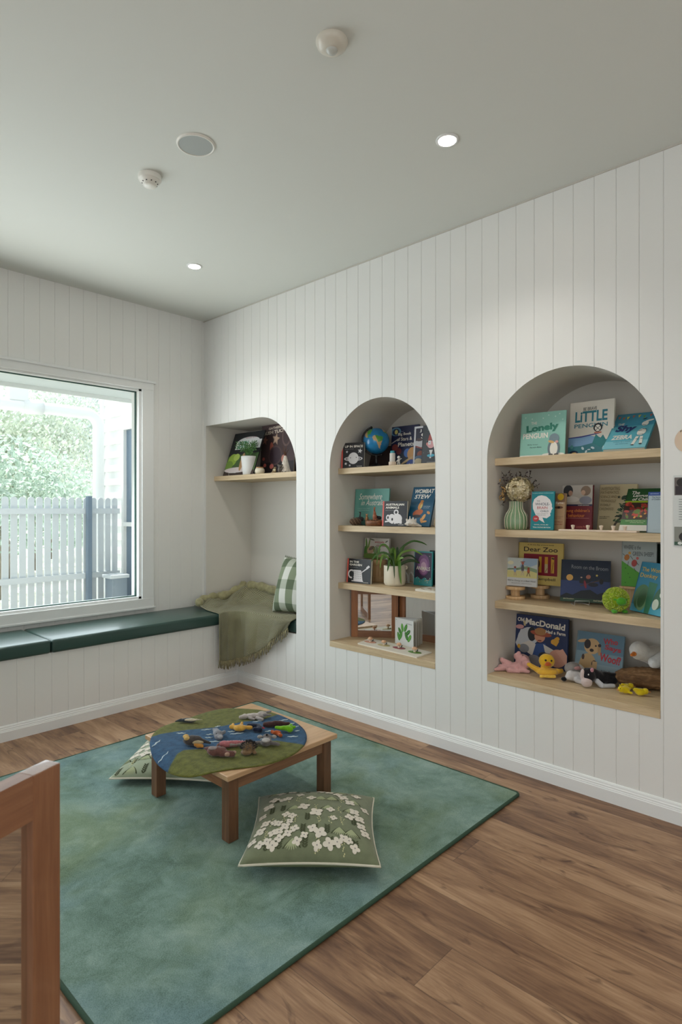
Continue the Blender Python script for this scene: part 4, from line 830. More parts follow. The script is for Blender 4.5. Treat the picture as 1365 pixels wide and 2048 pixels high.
c0 = (onz(497, 1735, .06)+onz(761, 1733, .06)+onz(517, 1607, .06)+onz(733, 1607, .06))/4
o = thing('floor_cushion', 'sage green floor cushion with cream flowers in front of the low table', 'cushion', (c0.x+.012, c0.y+.012, .064), (0, 0, -YAW-.01))
S = pillow(o, .47, .47, .165, GREENL, mat('plain_sage_backing', '#727c5c', .9, bump=.4, bscale=400), flat=.62)
MB().tube(edge_pts(S), .0042, PIPE, 8, True).build('piping', o); floral(o, S, 3, FL, SP)
a = onz(234, 1555, .05)
ctr = Vector((1.575, 2.56, 0))
o = thing('floor_cushion', 'sage green floor cushion with embroidered leaves half under the low table', 'cushion', (ctr.x, ctr.y, .0445), (0, 0, math.atan2(2.226-2.565, 1.545-1.26)))
S = pillow(o, .48, .48, .15, mat('pale_sage_linen', '#9aa58c', .9, sheen=.3, bump=.5, bscale=500), mat('plain_sage_backing', '#6f7c55', .9), flat=.42)
MB().tube(edge_pts(S), .0042, PIPE, 8, True).build('piping', o); floral(o, S, 8, [(-.8+.2*i, .85-.22*j, .1) for j in range(5) for i in range(9)], [(-.9+.2*i, -.35-.1*(i % 2)) for i in range(10)]*3+[(-.9+.25*i, -.75) for i in range(8)])

# checked cushion in the corner niche
def check_mat():
    k = NT('green_white_check', .9, .2); x, y, z = k.xyz()
    a = k.math('LESS_THAN', k.math('FRACT', k.math('ADD', k.math('DIVIDE', x, .125), .13)), .5)
    c = k.math('LESS_THAN', k.math('FRACT', k.math('ADD', k.math('DIVIDE', y, .16), .3)), .42)
    s = k.math('ADD', a, c)
    f = k.math('DIVIDE', k.math('ADD', k.math('MULTIPLY', a, 1.25), k.math('MULTIPLY', c, .55)), 1.8)
    fine = k.noise(k.comb(k.math('MULTIPLY', x, 300), k.math('MULTIPLY', y, 300)), 1.0, 1)
    k.color(k.ramp(k.math('ADD', f, k.math('MULTIPLY', k.math('SUBTRACT', fine, .5), .12)), [(.08, '#d9dad2'), (.3, '#b3b9aa'), (.68, '#8a957c'), (.95, '#66725c')]))
    k.bump(fine, .5, .002); return k.m
CK = check_mat()
o = thing('throw_cushion', 'green and white checked cushion leaning inside the corner niche', 'cushion', (2.84, 3.095, .712))
th_ = math.radians(20); ez = Vector((-math.cos(th_), -.12, math.sin(th_))).normalized(); ex = Vector((0, 0, 1)).cross(ez).normalized(); ey = ez.cross(ex)
o.rotation_euler = Matrix((ex, ey, ez)).transposed().to_euler()
S = pillow(o, .355, .40, .21, CK, CK, flat=.8)
b = MB(); rnd = random.Random(2)
for k in range(60):
    e = S(-1+2*k/60, 1); b.tube([e, e+Vector((rnd.uniform(-.006, .006), .014, rnd.uniform(-.006, .006)))], [.0022, .001], mat('check_fringe', '#8b957f', .9), 4)
fr1 = b.build('frayed_edge', o)

# throw over the corner of the bench
def throw_mat():
    k = NT('olive_knit_throw', .95, .15); x, y, z = k.xyz('UV')
    k.b.inputs['Sheen Weight'].default_value = .3
    a = k.math('SINE', k.math('MULTIPLY', x, 2*PI*50)); c = k.math('SINE', k.math('MULTIPLY', y, 2*PI*52))
    h = k.math('MULTIPLY', a, c); n = k.noise(k.co, 6, 4)
    k.color(k.mix(k.math('MULTIPLY', k.math('ADD', h, 1.0), .48), k.ramp(n, [(.3, '#a5a07a'), (.7, '#bab590')]), lin('#625f42')))
    k.bump(h, .9, .004); return k.m
TH = throw_mat()
TW = thing('knitted_throw', 'olive knitted throw with a fringe draped over the bench corner', 'throw', (0, 0, 0))
def curve(pts, t):
    n = len(pts)-1; x = min(max(t*n, 0), n-1e-6); i = int(x); f = x-i
    p0 = Vector(pts[max(i-1, 0)]); p1 = Vector(pts[i]); p2 = Vector(pts[i+1]); p3 = Vector(pts[min(i+2, n)])
    return .5*((2*p1)+(-p0+p2)*f+(2*p0-5*p1+4*p2-p3)*f*f+(-p0+3*p1-3*p2+p3)*f**3)
back = [(2.52, 3.90, .515), (2.62, 3.87, .57), (2.78, 3.87, .55), (2.90, 3.86, .60), (3.02, 3.80, .64), (3.05, 3.60, .60), (3.03, 3.35, .57), (3.0, 3.12, .515)]
front = [(2.462, 3.497, .512), (2.50, 3.495, .522), (2.55, 3.49, .522), (2.60, 3.45, .52), (2.632, 3.36, .52), (2.636, 3.22, .52), (2.637, 3.06, .52), (2.640, 2.93, .517)]
hem = [(2.458, 3.485, .20), (2.50, 3.47, .19), (2.545, 3.45, .20), (2.595, 3.40, .21), (2.622, 3.32, .235), (2.626, 3.20, .30), (2.628, 3.08, .38), (2.634, 2.96, .47)]
NU, NV = 150, 120; vs = []; fs = []; rim = []
for i in range(NU+1):
    s = i/NU; B = curve(back, s); Fr = curve(front, s); Hm = curve(hem, s)
    for j in range(NV+1):
        v = j/NV
        if v < .5:
            t = v/.5; p = B.lerp(Fr, t)
            z = .5135+(B.z-.5135)*max(0, 1-t*2.2)**1.3
            z += .020*max(0, math.sin(s*17+t*6))*(1-t)*min(1, t*6+.25)+.022*(1-t)**2*noise.noise(Vector((s*9, t*5, 1)))+.004*noise.noise(Vector((s*20, t*14, 4)))
            p.z = max(.5135, z)+.002
        else:
            t = (v-.5)/.5; p = Fr.lerp(Hm, t); rr = min(1, t*7)
            out = Vector((-.6, -.8, 0)) if s < .45 else Vector((-1, 0, 0))
            p += out*(.010*rr+.024*max(0, math.sin(s*21+1.2+t*1.5))*t**.6+.003*noise.noise(Vector((s*12, t*5, 2))))
            p.z = Fr.z+(Hm.z-Fr.z)*t-.0
        vs.append(p)
    rim.append(vs[-1].copy())
for i in range(NU):
    for j in range(NV): a = i*(NV+1)+j; fs.append((a, a+1, a+NV+2, a+NV+1))
kn = MB().add(vs, fs, TH, True).build('knitted_cloth', TW)
uv = kn.data.uv_layers.new(name='UVMap')
for l in kn.data.loops: uv.data[l.index].uv = ((l.vertex_index//(NV+1))/NU, (l.vertex_index % (NV+1))/NV)
sd = kn.modifiers.new('s', 'SOLIDIFY'); sd.thickness = .005; sd.offset = 1
# scrunched rolls at the back
RM = mat('olive_knit_roll', '#a09b76', rough=.95, sheen=.3, bump=1.0, bscale=160, var=.2, vscale=40)
b = MB()
b.tube([curve([(2.50, 3.80, .548), (2.56, 3.87, .56), (2.66, 3.88, .575), (2.74, 3.885, .575)], t/12) for t in range(13)], [.020+.014*math.sin(t*.9)**2 for t in range(13)], RM, 12)
b.tube([curve([(2.72, 3.87, .565), (2.84, 3.88, .585), (2.94, 3.88, .62), (2.99, 3.875, .65)], t/12) for t in range(13)], [.024+.016*math.sin(t*.8)**2 for t in range(13)], RM, 12)
b.tube([curve([(2.98, 3.84, .64), (3.02, 3.72, .635), (3.035, 3.55, .61), (3.035, 3.38, .60), (3.02, 3.2, .56)], t/16) for t in range(17)], [.026+.014*math.sin(t*1.1)**2 for t in range(17)], RM, 12)
b.build('gathered_folds', TW)
b = MB(); rnd = random.Random(5); FM = mat('olive_fringe', '#948c6c', .95, bump=.8, bscale=300, var=.25, vscale=80)
for k in range(84):
    p = rim[int(k/83*NU)].copy(); L = rnd.uniform(.045, .065); out = Vector((-.4, -.4, 0)) if k < 38 else Vector((-1, 0, 0))
    pts = [p+Vector((0, 0, .004)), p+Vector((0, 0, -.008))-Vector((0, 0, 0)), p+Vector((0, rnd.uniform(-.006, .006), -L*.5))+out*rnd.uniform(0, .005), p+Vector((0, rnd.uniform(-.009, .009), -L))+out*rnd.uniform(0, .008)]
    b.tube(pts, [.003, .0042, .0028, .0022], FM, 5)
    b.tube([pts[1], pts[2]+Vector((.002, .004, 0)), pts[3]+Vector((.0, rnd.uniform(-.006, .006), rnd.uniform(0, .012)))], [.003, .0022, .0016], FM, 5)
b.build('fringe', TW)

# ------------------------------------------------------------------ low table
TX0, TX1, TY0, TY1, TZ = 1.305, 1.885, 1.80, 2.40, .272
RZ = .0127
tb = thing('low_table', 'low square wooden table with four legs standing on the rug', 'table', ((TX0+TX1)/2, (TY0+TY1)/2, RZ))
hx, hy = (TX1-TX0)/2, (TY1-TY0)/2
MB().box((-hx, -hy, TZ-RZ-.02), (hx, hy, TZ-RZ), TOPW, .003).build('tabletop', tb)
for sx in (-1, 1):
    for sy in (-1, 1):
        cx, cy = sx*(hx-.042), sy*(hy-.042)
        MB().box((cx-.0225, cy-.0225, 0), (cx+.0225, cy+.0225, TZ-RZ-.0202), LEGW, .002).build('leg', tb)
for sy in (-1, 1): MB().box((-hx+.066, sy*(hy-.035)-.009, TZ-RZ-.07), (hx-.066, sy*(hy-.035)+.009, TZ-RZ-.0203), TABLEW).build('apron', tb)
for sx in (-1, 1): MB().box((sx*(hx-.035)-.009, -hy+.066, TZ-RZ-.07), (sx*(hx-.035)+.009, hy-.066, TZ-RZ-.0203), wood('oiled_beech_y', '#8a5a3c', '#a06c48', '#b58057', 'Y', .4)).build('apron', tb)
# felt play mat
outl = [(301, 1495), (300, 1482), (308, 1466), (325, 1453), (350, 1443), (375, 1436), (397, 1427), (418, 1420), (445, 1417), (480, 1417), (515, 1419), (545, 1425), (572, 1435), (595, 1447), (610, 1461), (614, 1477), (607, 1492), (592, 1505), (572, 1515), (545, 1525), (515, 1532), (480, 1536), (450, 1540), (420, 1545), (392, 1547), (365, 1543), (340, 1534), (318, 1520), (306, 1507)]
topb = [(290, 1476), (304, 1474), (321, 1468), (345, 1464), (382, 1459), (410, 1457), (436, 1454), (462, 1449), (483, 1444), (503, 1442), (523, 1440), (545, 1433), (570, 1424), (600, 1400), (660, 1440), (650, 1500)]
botb = [(601, 1488), (578, 1485), (554, 1481), (530, 1482), (505, 1487), (483, 1491), (455, 1495), (422, 1498), (395, 1498), (368, 1500), (355, 1507), (347, 1517), (338, 1528), (328, 1545), (280, 1560)]
MZ = TZ+.0045
O3 = [onz(px, py, MZ) for px, py in outl]; RV = [onz(px, py, MZ) for px, py in topb+botb]
mc = Vector((1.56, 2.09, MZ))
def inpoly(p, P):
    c = False; j = len(P)-1
    for i in range(len(P)):
        if (P[i].y > p.y) != (P[j].y > p.y) and p.x < (P[j].x-P[i].x)*(p.y-P[i].y)/(P[j].y-P[i].y)+P[i].x: c = not c
        j = i
    return c
def pdist(p, P):
    m = 9
    for i in range(len(P)):
        a, b_ = P[i-1], P[i]; ab = Vector((b_.x-a.x, b_.y-a.y)); ap = Vector((p.x-a.x, p.y-a.y)); t = max(0, min(1, ap.dot(ab)/max(1e-9, ab.length_squared))); m = min(m, (ap-ab*t).length)
    return m
NA, NR = 140, 34; vs = [mc.copy()]; fs = []; rad = []
for a in range(NA):
    t = a/NA*len(O3); i = int(t); f = t-i; n = len(O3)
    p0, p1, p2, p3 = O3[i-1], O3[i], O3[(i+1) % n], O3[(i+2) % n]
    rad.append(.5*((2*p1)+(-p0+p2)*f+(2*p0-5*p1+4*p2-p3)*f*f+(-p0+3*p1-3*p2+p3)*f**3))
def droop(p):
    dx = max(TX0-p.x, p.x-TX1, 0); dy = max(TY0-p.y, p.y-TY1, 0); d = math.hypot(dx, dy)
    return MZ-min(.035, d*d*2.2)
for r in range(1, NR+1):
    for a in range(NA): p = mc.lerp(rad[a], r/NR); p.z = droop(p)+.0008*noise.noise(p*30); vs.append(p)
for a in range(NA): fs.append((0, 1+(a+1) % NA, 1+a) if False else (0, 1+a, 1+(a+1) % NA))
for r in range(NR-1):
    for a in range(NA): b0 = 1+r*NA; fs.append((b0+a, b0+NA+a, b0+NA+(a+1) % NA, b0+(a+1) % NA))
ar_ = sum(rad[i-1].x*rad[i].y-rad[i].x*rad[i-1].y for i in range(NA))
if ar_ < 0: fs = [f[::-1] for f in fs]
def playmat_mat():
    k = NT('felt_river_playmat', .95, .15); k.xyz(); k.b.inputs['Sheen Weight'].default_value = .12
    at = k.n('Attribute'); at.attribute_name = 'river'; d = at.outputs['Fac']
    n = k.noise(k.co, 40, 4); n2 = k.noise(k.co, 260, 2)
    gr = k.ramp(k.math('ADD', k.math('MULTIPLY', n, .6), k.math('MULTIPLY', n2, .4)), [(.35, '#4b4f1f'), (.6, '#6a6c30')])
    bl = k.ramp(k.math('ADD', k.math('MULTIPLY', n, .6), k.math('MULTIPLY', n2, .4)), [(.35, '#21405e'), (.6, '#33597a')])
    f = k.ramp(k.math('ADD', d, k.math('MULTIPLY', k.math('SUBTRACT', n, .5), .006)), [(.498, '#000000'), (.502, '#ffffff')])
    k.color(k.mix(f, gr, bl)); k.bump(k.math('ADD', n2, k.math('MULTIPLY', n, .6)), .8, .003); return k.m
pm = MB().add([v-mc for v in vs], fs, playmat_mat(), True)
pmo = pm.build('play_mat', None, mc); tag(pmo, 'oval green felt play mat with a blue river lying on the low table', 'mat')
at = pmo.data.attributes.new('river', 'FLOAT', 'POINT')
for i, v in enumerate(vs): dd = pdist(v, RV); at.data[i].value = .5+(dd if inpoly(v, RV) else -dd)
sd = pmo.modifiers.new('s', 'SOLIDIFY'); sd.thickness = .0028; sd.offset = -1
b = MB(); wf = felt('#b9c9cf')
def on_mat(px, py): p = onz(px, py, MZ); p.z = droop(p)+.0022; return p
for (x0, y0, x1, y1) in ((304, 1492, 322, 1480), (316, 1517, 338, 1502), (353, 1467, 372, 1467), (402, 1461, 424, 1459), (412, 1470, 428, 1469), (430, 1455, 442, 1452), (455, 1464, 472, 1463), (460, 1469, 488, 1466), (410, 1476, 426, 1476), (505, 1445, 528, 1441), (520, 1480, 545, 1472), (530, 1464, 548, 1461), (556, 1443, 578, 1439), (575, 1449, 590, 1447), (590, 1463, 600, 1461), (575, 1474, 597, 1473), (590, 1455, 598, 1452), (418, 1484, 442, 1483)):
    A = on_mat(x0, y0); B = on_mat(x1, y1); d = B-A; n = Vector((-d.y, d.x, 0)).normalized()*.0042; rr = []
    for t in range(9):
        c = A.lerp(B, t/8)+n*.6*math.sin(t*1.8); wdt = math.sin(PI*(t+.01)/8.02); rr.append((c+n*wdt-mc, c-n*wdt-mc))
    v2 = [q for pr in rr for q in pr]; b.add(v2, [(2*i, 2*i+1, 2*i+3, 2*i+2) for i in range(8)], wf, True)
merge(pmo, b.build('water_streaks'))

# ------------------------------------------------------------------ finger puppets on the mat (local x = to the right, y = away)
def puppet(name, label, cat, px, py, body, bodycol, extras=(), rot=0, z=None, scale=1, voxel=.0022, lump=.0015, mf=felt, at=None):
    p = at if at is not None else onz(px, py, (MZ+.012) if z is None else z)
    zz = (droop(p)+.0005) if z is None and at is None else p.z
    o = thing(name, label, cat, (p.x, p.y, zz), (0, 0, -YAW+rot))
    sc_ = scale*(1.14 if name == 'finger_puppet' else 1); o.scale = (sc_,)*3
    plush('body', body, mf(bodycol), o, voxel, lump=lump)
    for nm, bl, col in extras:
        if isinstance(bl[0][0], str) and bl[0][0] == 'e':
            b = MB()
            for q in bl: b.ell(q[1], q[2], mf(col) if nm != 'eyes' else mat('bead_black', '#0d0d0f', .15), q[3] if len(q) > 3 else None, 12, 8)
            b.build(nm, o)
        else: plush(nm, bl, mf(col), o, voxel, lump=lump)
    return o
puppet('finger_puppet', 'white and grey bilby puppet lying at the top edge of the play mat', 'puppet', 510, 1432, [((0, 0, .011), (.042, .014, .011)), ('c', (-.04, -.004, .01), (-.056, -.012, .009), .011, .008), ((.03, .002, .016), (.02, .014, .013))], '#b9b1ab',
       [('ears', [('c', (.035, .012, .018), (.062, .022, .022), .006, .004), ('c', (.035, -.006, .018), (.066, -.004, .016), .006, .004)], '#8a8584'), ('paws', [('c', (.01, -.014, .008), (.035, -.028, .006), .007, .007), ('c', (-.02, -.012, .007), (0, -.022, .005), .006, .005)], '#a59d98')])
puppet('finger_puppet', 'black and white magpie puppet at the far left edge of the play mat', 'puppet', 377, 1440, [((0, 0, .009), (.034, .011, .009)), ('c', (-.03, 0, .009), (-.05, -.004, .006), .007, .003)], '#3a4248',
       [('wing_panel', [((.012, -.008, .013), (.026, .008, .006)), ('c', (.03, -.004, .013), (.055, .004, .010), .004, .002)], '#cbbfa8')])
puppet('finger_puppet', 'yellow duck puppet with spread arms in the middle of the river', 'puppet', 481, 1456, [((0, -.006, .012), (.024, .018, .012)), ('c', (-.01, 0, .012), (-.036, .006, .012), .009, .008), ('c', (-.03, .004, .012), (-.032, .022, .016), .007, .006), ('c', (.01, .002, .012), (.04, .004, .010), .008, .008), ('c', (0, .008, .014), (.002, .026, .02), .008, .006)], '#cf9f48')
puppet('finger_puppet', 'grey platypus puppet with a round muzzle on the river', 'puppet', 435, 1470, [('c', (-.008, .018, .016), (.004, -.006, .014), .013, .016), ((.01, -.022, .011), (.017, .013, .010)), ('c', (-.006, .018, .014), (-.02, .03, .02), .007, .005), ('c', (.016, .006, .014), (.022, .02, .014), .008, .006)], '#87898f',
       [('bill', [((.012, -.026, .012), (.014, .009, .008))], '#a5a6aa'), ('eyes', [('e', (.0, -.018, .022), (.002, .002, .002))], '#000000')])
puppet('finger_puppet', 'dark grey emu puppet with a cream crest at the left of the mat', 'puppet', 388, 1485, [((-.004, 0, .018), (.036, .02, .018)), ('c', (.02, .004, .018), (.06, -.004, .010), .010, .004)], '#4b4542',
       [('crest', [((-.028, -.002, .032), (.012, .01, .008)), ((-.022, -.01, .028), (.012, .008, .008))], '#c9a868'), ('feet', [('c', (.01, -.02, .010), (.035, -.024, .008), .007, .006), ('c', (.02, -.026, .006), (.04, -.03, .006), .005, .004)], '#b07a38'), ('belly', [((.018, -.016, .016), (.022, .008, .008))], '#a89878')])
puppet('finger_puppet', 'pink galah puppet lying behind the brown dog puppet', 'puppet', 466, 1488, [('c', (-.035, -.01, .012), (.01, 0, .012), .012, .011), ('c', (.01, 0, .012), (.055, .016, .010), .011, .005), ((-.03, -.012, .014), (.018, .014, .013))], '#b36f74',
       [('wings', [('c', (-.005, -.010, .012), (.05, .004, .009), .007, .004), ('c', (-.02, .008, .015), (.04, .024, .012), .006, .003)], '#a59a96')])
puppet('finger_puppet', 'mottled brown dingo puppet at the front of the play mat', 'puppet', 438, 1506, [((-.006, 0, .016), (.036, .02, .016)), ('c', (-.02, .008, .018), (-.052, .018, .02), .011, .005), ('c', (.01, -.008, .012), (.05, -.012, .012), .012, .010), ('c', (-.01, .012, .022), (-.006, .03, .03), .006, .004)], '#6b4a44',
       [('muzzle', [('c', (.03, -.018, .012), (.056, -.006, .014), .008, .007)], '#a98a78'), ('patch', [((-.02, -.004, .028), (.018, .012, .006))], '#8c8280')], lump=.002)
sp = puppet('finger_puppet', 'round spiky dark echidna puppet beside the grey koala puppet', 'puppet', 498, 1501, [((0, 0, .020), (.025, .022, .020)), ((-.004, -.016, .010), (.018, .014, .009)), ((-.02, -.006, .006), (.008, .008, .006)), ((.022, -.008, .006), (.008, .008, .006))], '#7a6248')
b = MB(); rnd = random.Random(4)
for i in range(260):
    d = Vector((rnd.gauss(0, 1), rnd.gauss(0, 1)+.25, abs(rnd.gauss(0, 1))+.1)).normalized(); c = Vector((d.x*.024, d.y*.021, .02+d.z*.019)); b.tube([c, c+d*.009], [.0012, .0004], felt('#241f1e'), 4)
b.build('spines', sp)
puppet('finger_puppet', 'grey koala puppet with a pale front and round ears', 'puppet', 533, 1486, [((0, 0, .015), (.020, .024, .015)), ((0, .02, .022), (.017, .013, .013)), ('c', (-.01, 0, .012), (-.04, .006, .008), .008, .006), ('c', (.012, -.002, .012), (.045, -.006, .008), .008, .006)], '#6c6766',
       [('front_pocket', [((0, -.010, .024), (.016, .017, .006))], '#aaa6a3'), ('ears', [((-.026, .022, .024), (.010, .006, .007)), ((.026, .024, .024), (.010, .006, .007))], '#a3a09c'), ('nose', [('e', (0, .014, .034), (.004, .004, .004))], '#1a1a1c')])
puppet('finger_puppet', 'navy blue swan puppet with a small red beak on the river', 'puppet', 512, 1456, [('c', (-.03, .018, .012), (.008, .012, .014), .009, .010), ('c', (.008, .012, .014), (.018, -.012, .012), .010, .010), ('c', (-.002, -.014, .010), (.02, -.02, .010), .009, .010)], '#1c2336',
       [('beak', [('c', (.026, -.004, .012), (.034, -.002, .01), .005, .002)], '#b0303c')])
puppet('finger_puppet', 'long dark brown possum puppet at the right of the play mat', 'puppet', 552, 1449, [('c', (-.042, -.002, .010), (.0, .004, .012), .010, .013), ('c', (0, .004, .012), (.048, .002, .010), .013, .010)], '#4a3230', lump=.0018)
puppet('finger_puppet', 'bright lime green frog puppet at the right of the mat', 'puppet', 570, 1459, [('c', (-.034, .010, .014), (.012, -.006, .016), .006, .012), ('c', (.012, -.006, .016), (.022, .022, .018), .008, .007), ((.02, -.010, .014), (.014, .012, .012)), ('c', (.01, 0, .016), (.036, .012, .016), .007, .006)], '#6fae1e')
puppet('finger_puppet', 'small orange fish puppet partly under the lime green frog', 'puppet', 554, 1465, [((0, 0, .009), (.018, .010, .009)), ('c', (0, 0, .008), (.014, -.018, .007), .008, .006), ((-.018, .008, .01), (.007, .008, .008)), ((.016, -.022, .008), (.009, .006, .007))], '#b0552a')

# ------------------------------------------------------------------ vase with dried flowers
q = onx(1033, 2.80)
V = thing('ribbed_vase', 'green ribbed vase with white lines, at the left of the second shelf', 'vase', (q.x, q.y, SH[2]))
GL = mat('green_glaze', '#7f9f78', .18, coat=.5); n = 112
prof = [(.046, 0), (.054, .004), (.0575, .02), (.0585, .045), (.057, .062), (.050, .078), (.040, .092), (.034, .104), (.032, .118), (.032, .138), (.0325, .142)]
b = MB(); vs = []; fs = []
for r, z in prof:
    for i in range(n): a = 2*PI*i/n; rr = r*(1-.035*(1-abs(math.sin(a*8)))**3); vs.append((rr*math.cos(a), rr*math.sin(a), z))
for j in range(len(prof)-1):
    for i in range(n): fs.append((j*n+i, j*n+(i+1) % n, (j+1)*n+(i+1) % n, (j+1)*n+i))
b.add(vs, fs, GL, True); b.add([(.046*math.cos(2*PI*i/24), .046*math.sin(2*PI*i/24), 0) for i in range(24)], [tuple(range(23, -1, -1))], GL)
b.lathe([(.0325, .142), (.028, .142), (.027, .1), (.03, .06)], GL, n=32); b.build('body', V)
b = MB(); WL = mat('cream_glaze_line', '#e3dfc8', .3)
for i in range(16):
    a = PI/8*i; b.tube([((r*.965+.0012)*math.cos(a), (r*.965+.0012)*math.sin(a), z) for r, z in prof[1:]], .0021, WL, 5)
b.build('cream_lines', V)
D = thing('dried_bouquet', 'dried hydrangea and eucalyptus bouquet standing in the green vase', 'flowers', (q.x, q.y, SH[2]+.05), (0, 0, -YAW)); D.scale = (.95, .95, .95)
b = MB(); rnd = random.Random(12); ST = mat('dry_stem', '#5c4a38', .9)
for k in range(9): b.tube([(rnd.uniform(-.01, .01), rnd.uniform(-.01, .01), .02), (rnd.uniform(-.018, .018), rnd.uniform(-.015, .015), .10), (rnd.uniform(-.05, .05), rnd.uniform(-.03, .03), .17)], .0016, ST, 5)
b.build('stems', D)
b = MB(); cols = [mat('dried_petal_'+c, '#'+c, .9) for c in ('ddd2ae', 'cabb90', 'ebe0c2', 'b5a676', 'd9c8a2')]
hc = Vector((.014, -.014, .158))
for k in range(330):
    d = Vector((rnd.gauss(0, 1), rnd.gauss(0, 1)-.3, rnd.gauss(0, 1))).normalized(); c = hc+Vector((d.x*.068, d.y*.052, d.z*.062))*rnd.uniform(.86, 1.05); u = d.orthogonal().normalized(); v = d.cross(u); a0 = rnd.uniform(0, 2); m = rnd.choice(cols)
    for j in range(4):
        a = a0+j*PI/2; e = u*math.cos(a)+v*math.sin(a); f = u*math.cos(a+PI/2)+v*math.sin(a+PI/2)
        b.add([c, c+e*.007+f*.0062+d*.002, c+e*.014+d*.005, c+e*.007-f*.0062+d*.002], [(0, 1, 2, 3)], m)
b.ell(hc, (.06, .045, .055), mat('hydrangea_core', '#9a8658', .9)); b.build('hydrangea_head', D)
b = MB(); lc = [mat('dried_leaf_'+c, '#'+c, .85) for c in ('3f3238', '54424a', '3a3a30', '6d5a3c', '4a3a44')]
for (x0, z0, x1, z1, nn) in ((-.05, .15, -.06, .235, 16), (-.06, .14, -.085, .2, 12), (-.02, .2, -.03, .262, 14), (.03, .2, .03, .255, 14), (.06, .19, .088, .262, 16), (.07, .15, .125, .185, 16), (.07, .16, .11, .215, 12), (-.06, .12, -.088, .12, 10), (.05, .11, .1, .12, 10), (-.03, .2, -.075, .255, 12), (0, .2, .005, .25, 10), (.045, .2, .055, .25, 10), (.0, .105, .05, .09, 8), (-.05, .1, -.08, .075, 6)):
    y0 = rnd.uniform(0, .02); b.tube([(x0*.3, y0, .12), (x0, y0, z0), (x1, y0+.005, z1)], .0012, ST, 4)
    for k in range(nn):
        t = k/nn; c = Vector((x0+(x1-x0)*t, y0, z0+(z1-z0)*t)); d = Vector((rnd.gauss(0, 1), rnd.gauss(0, .6), rnd.gauss(0, 1))).normalized(); f = d.orthogonal().normalized()*.004; L = rnd.uniform(.010, .019)
        b.add([c, c+d*L*.5+f, c+d*L, c+d*L*.5-f], [(0, 1, 2, 3)], rnd.choice(lc))
b.build('dark_sprigs', D)
b = MB()
for k in range(14):
    c = Vector((rnd.uniform(-.088, -.055), rnd.uniform(-.015, .005), rnd.uniform(.09, .22))); d = Vector((rnd.gauss(-.3, .6), 0, rnd.gauss(0, 1))).normalized(); b.ell(c, (.0035, .0035, .011), mat('seed_pod', '#b08e5c', .8), (rnd.uniform(-.8, .8), rnd.uniform(-1, 1), 0), 8, 6); b.tube([c, Vector((-.04, 0, .14))], .0007, ST, 4)
b.build('seed_pods', D)

# wooden peg tray
A = onx(1120, 2.748); B = onx(1277, 2.748)
PT = thing('peg_tray', 'long pale wooden tray with five pegs at the front of the second shelf', 'tray', ((A.x), (A.y+B.y)/2, SH[2]), (0, 0, -PI/2))
L = (A.y-B.y)/2; PW = mat('whitewashed_wood', '#ddc9b4', .6, var=.08, vscale=20)
MB().box((-L, -.016, 0), (L, .024, .009), PW, .003).build('board', PT)
for px in (1147, 1177, 1203.5, 1227.6, 1251):
    c = onx(px, 2.75); x = (A.y+B.y)/2-c.y
    MB().lathe([(.005, .0088), (.0055, .014), (.0085, .024), (.0085, .029), (0, .0305)], PW, (x, .0, 0), 20).build('peg', PT)

# ------------------------------------------------------------------ toys, right niche
def on_shelf(px, x, s): c = onx(px, x); c.z = s; return c
p = on_shelf(1233, 2.80, SH[3])
g = puppet('plush_toy', 'fluffy round lime green sheep toy on the third shelf', 'toy', 0, 0, [((0, 0, .056), (.052, .048, .05))], '#86a01f', [('face', [((0, -.047, .054), (.022, .016, .018)), ((-.024, -.038, .062), (.008, .006, .005)), ((.024, -.038, .062), (.008, .006, .005))], '#4f9a2c'), ('feet', [((-.024, -.03, .008), (.013, .016, .009)), ((.024, -.03, .008), (.013, .016, .009))], '#4f9a2c')], at=p, mf=plushmat, rot=.05)
b = MB(); rnd = random.Random(31); fz = [mat('lime_fluff_'+c, '#'+c, .9, sheen=.4) for c in ('b9cf34', 'a4bc2c', 'cbd858')]
for i in range(1500):
    d = Vector((rnd.gauss(0, 1), rnd.gauss(0, 1), rnd.gauss(0, 1))).normalized()
    if d.y < -.8 and abs(d.z) < .4: continue
    c = Vector((d.x*.051, d.y*.047, .056+d.z*.049)); e = (d+Vector((rnd.gauss(0, .4), rnd.gauss(0, .4), rnd.gauss(0, .4)))).normalized(); k = c+e*.008
    if k.z < .003: continue
    b.tube([c, k], [.0022, .0012], rnd.choice(fz), 4)
b.build('fluff', g)
p = on_shelf(1027, 2.795, SH[4]+.0005)
puppet('hand_puppet', 'pale pink pig hand puppet lying at the left of the bottom sill', 'puppet', 0, 0, [((.048, 0, .05), (.036, .034, .034)), ((.024, .004, .072), (.02, .018, .02)), ((.055, -.03, .042), (.026, .02, .022)), ('c', (.02, -.01, .024), (-.06, .005, .016), .024, .016), ('c', (-.03, 0, .02), (-.092, -.012, .010), .02, .008), ('c', (-.02, .004, .03), (-.052, .01, .052), .02, .013), ('c', (.03, -.04, .016), (.06, -.052, .010), .014, .01), ('c', (-.03, -.03, .012), (.015, -.045, .010), .014, .010), ((.028, .0, .088), (.012, .008, .012))], '#dba9a8', [('eyes', [('e', (.04, -.028, .085), (.002, .002, .002))], '#000000')], at=p, mf=plushmat, voxel=.003)
p = on_shelf(1091, 2.80, SH[4]+.0005)
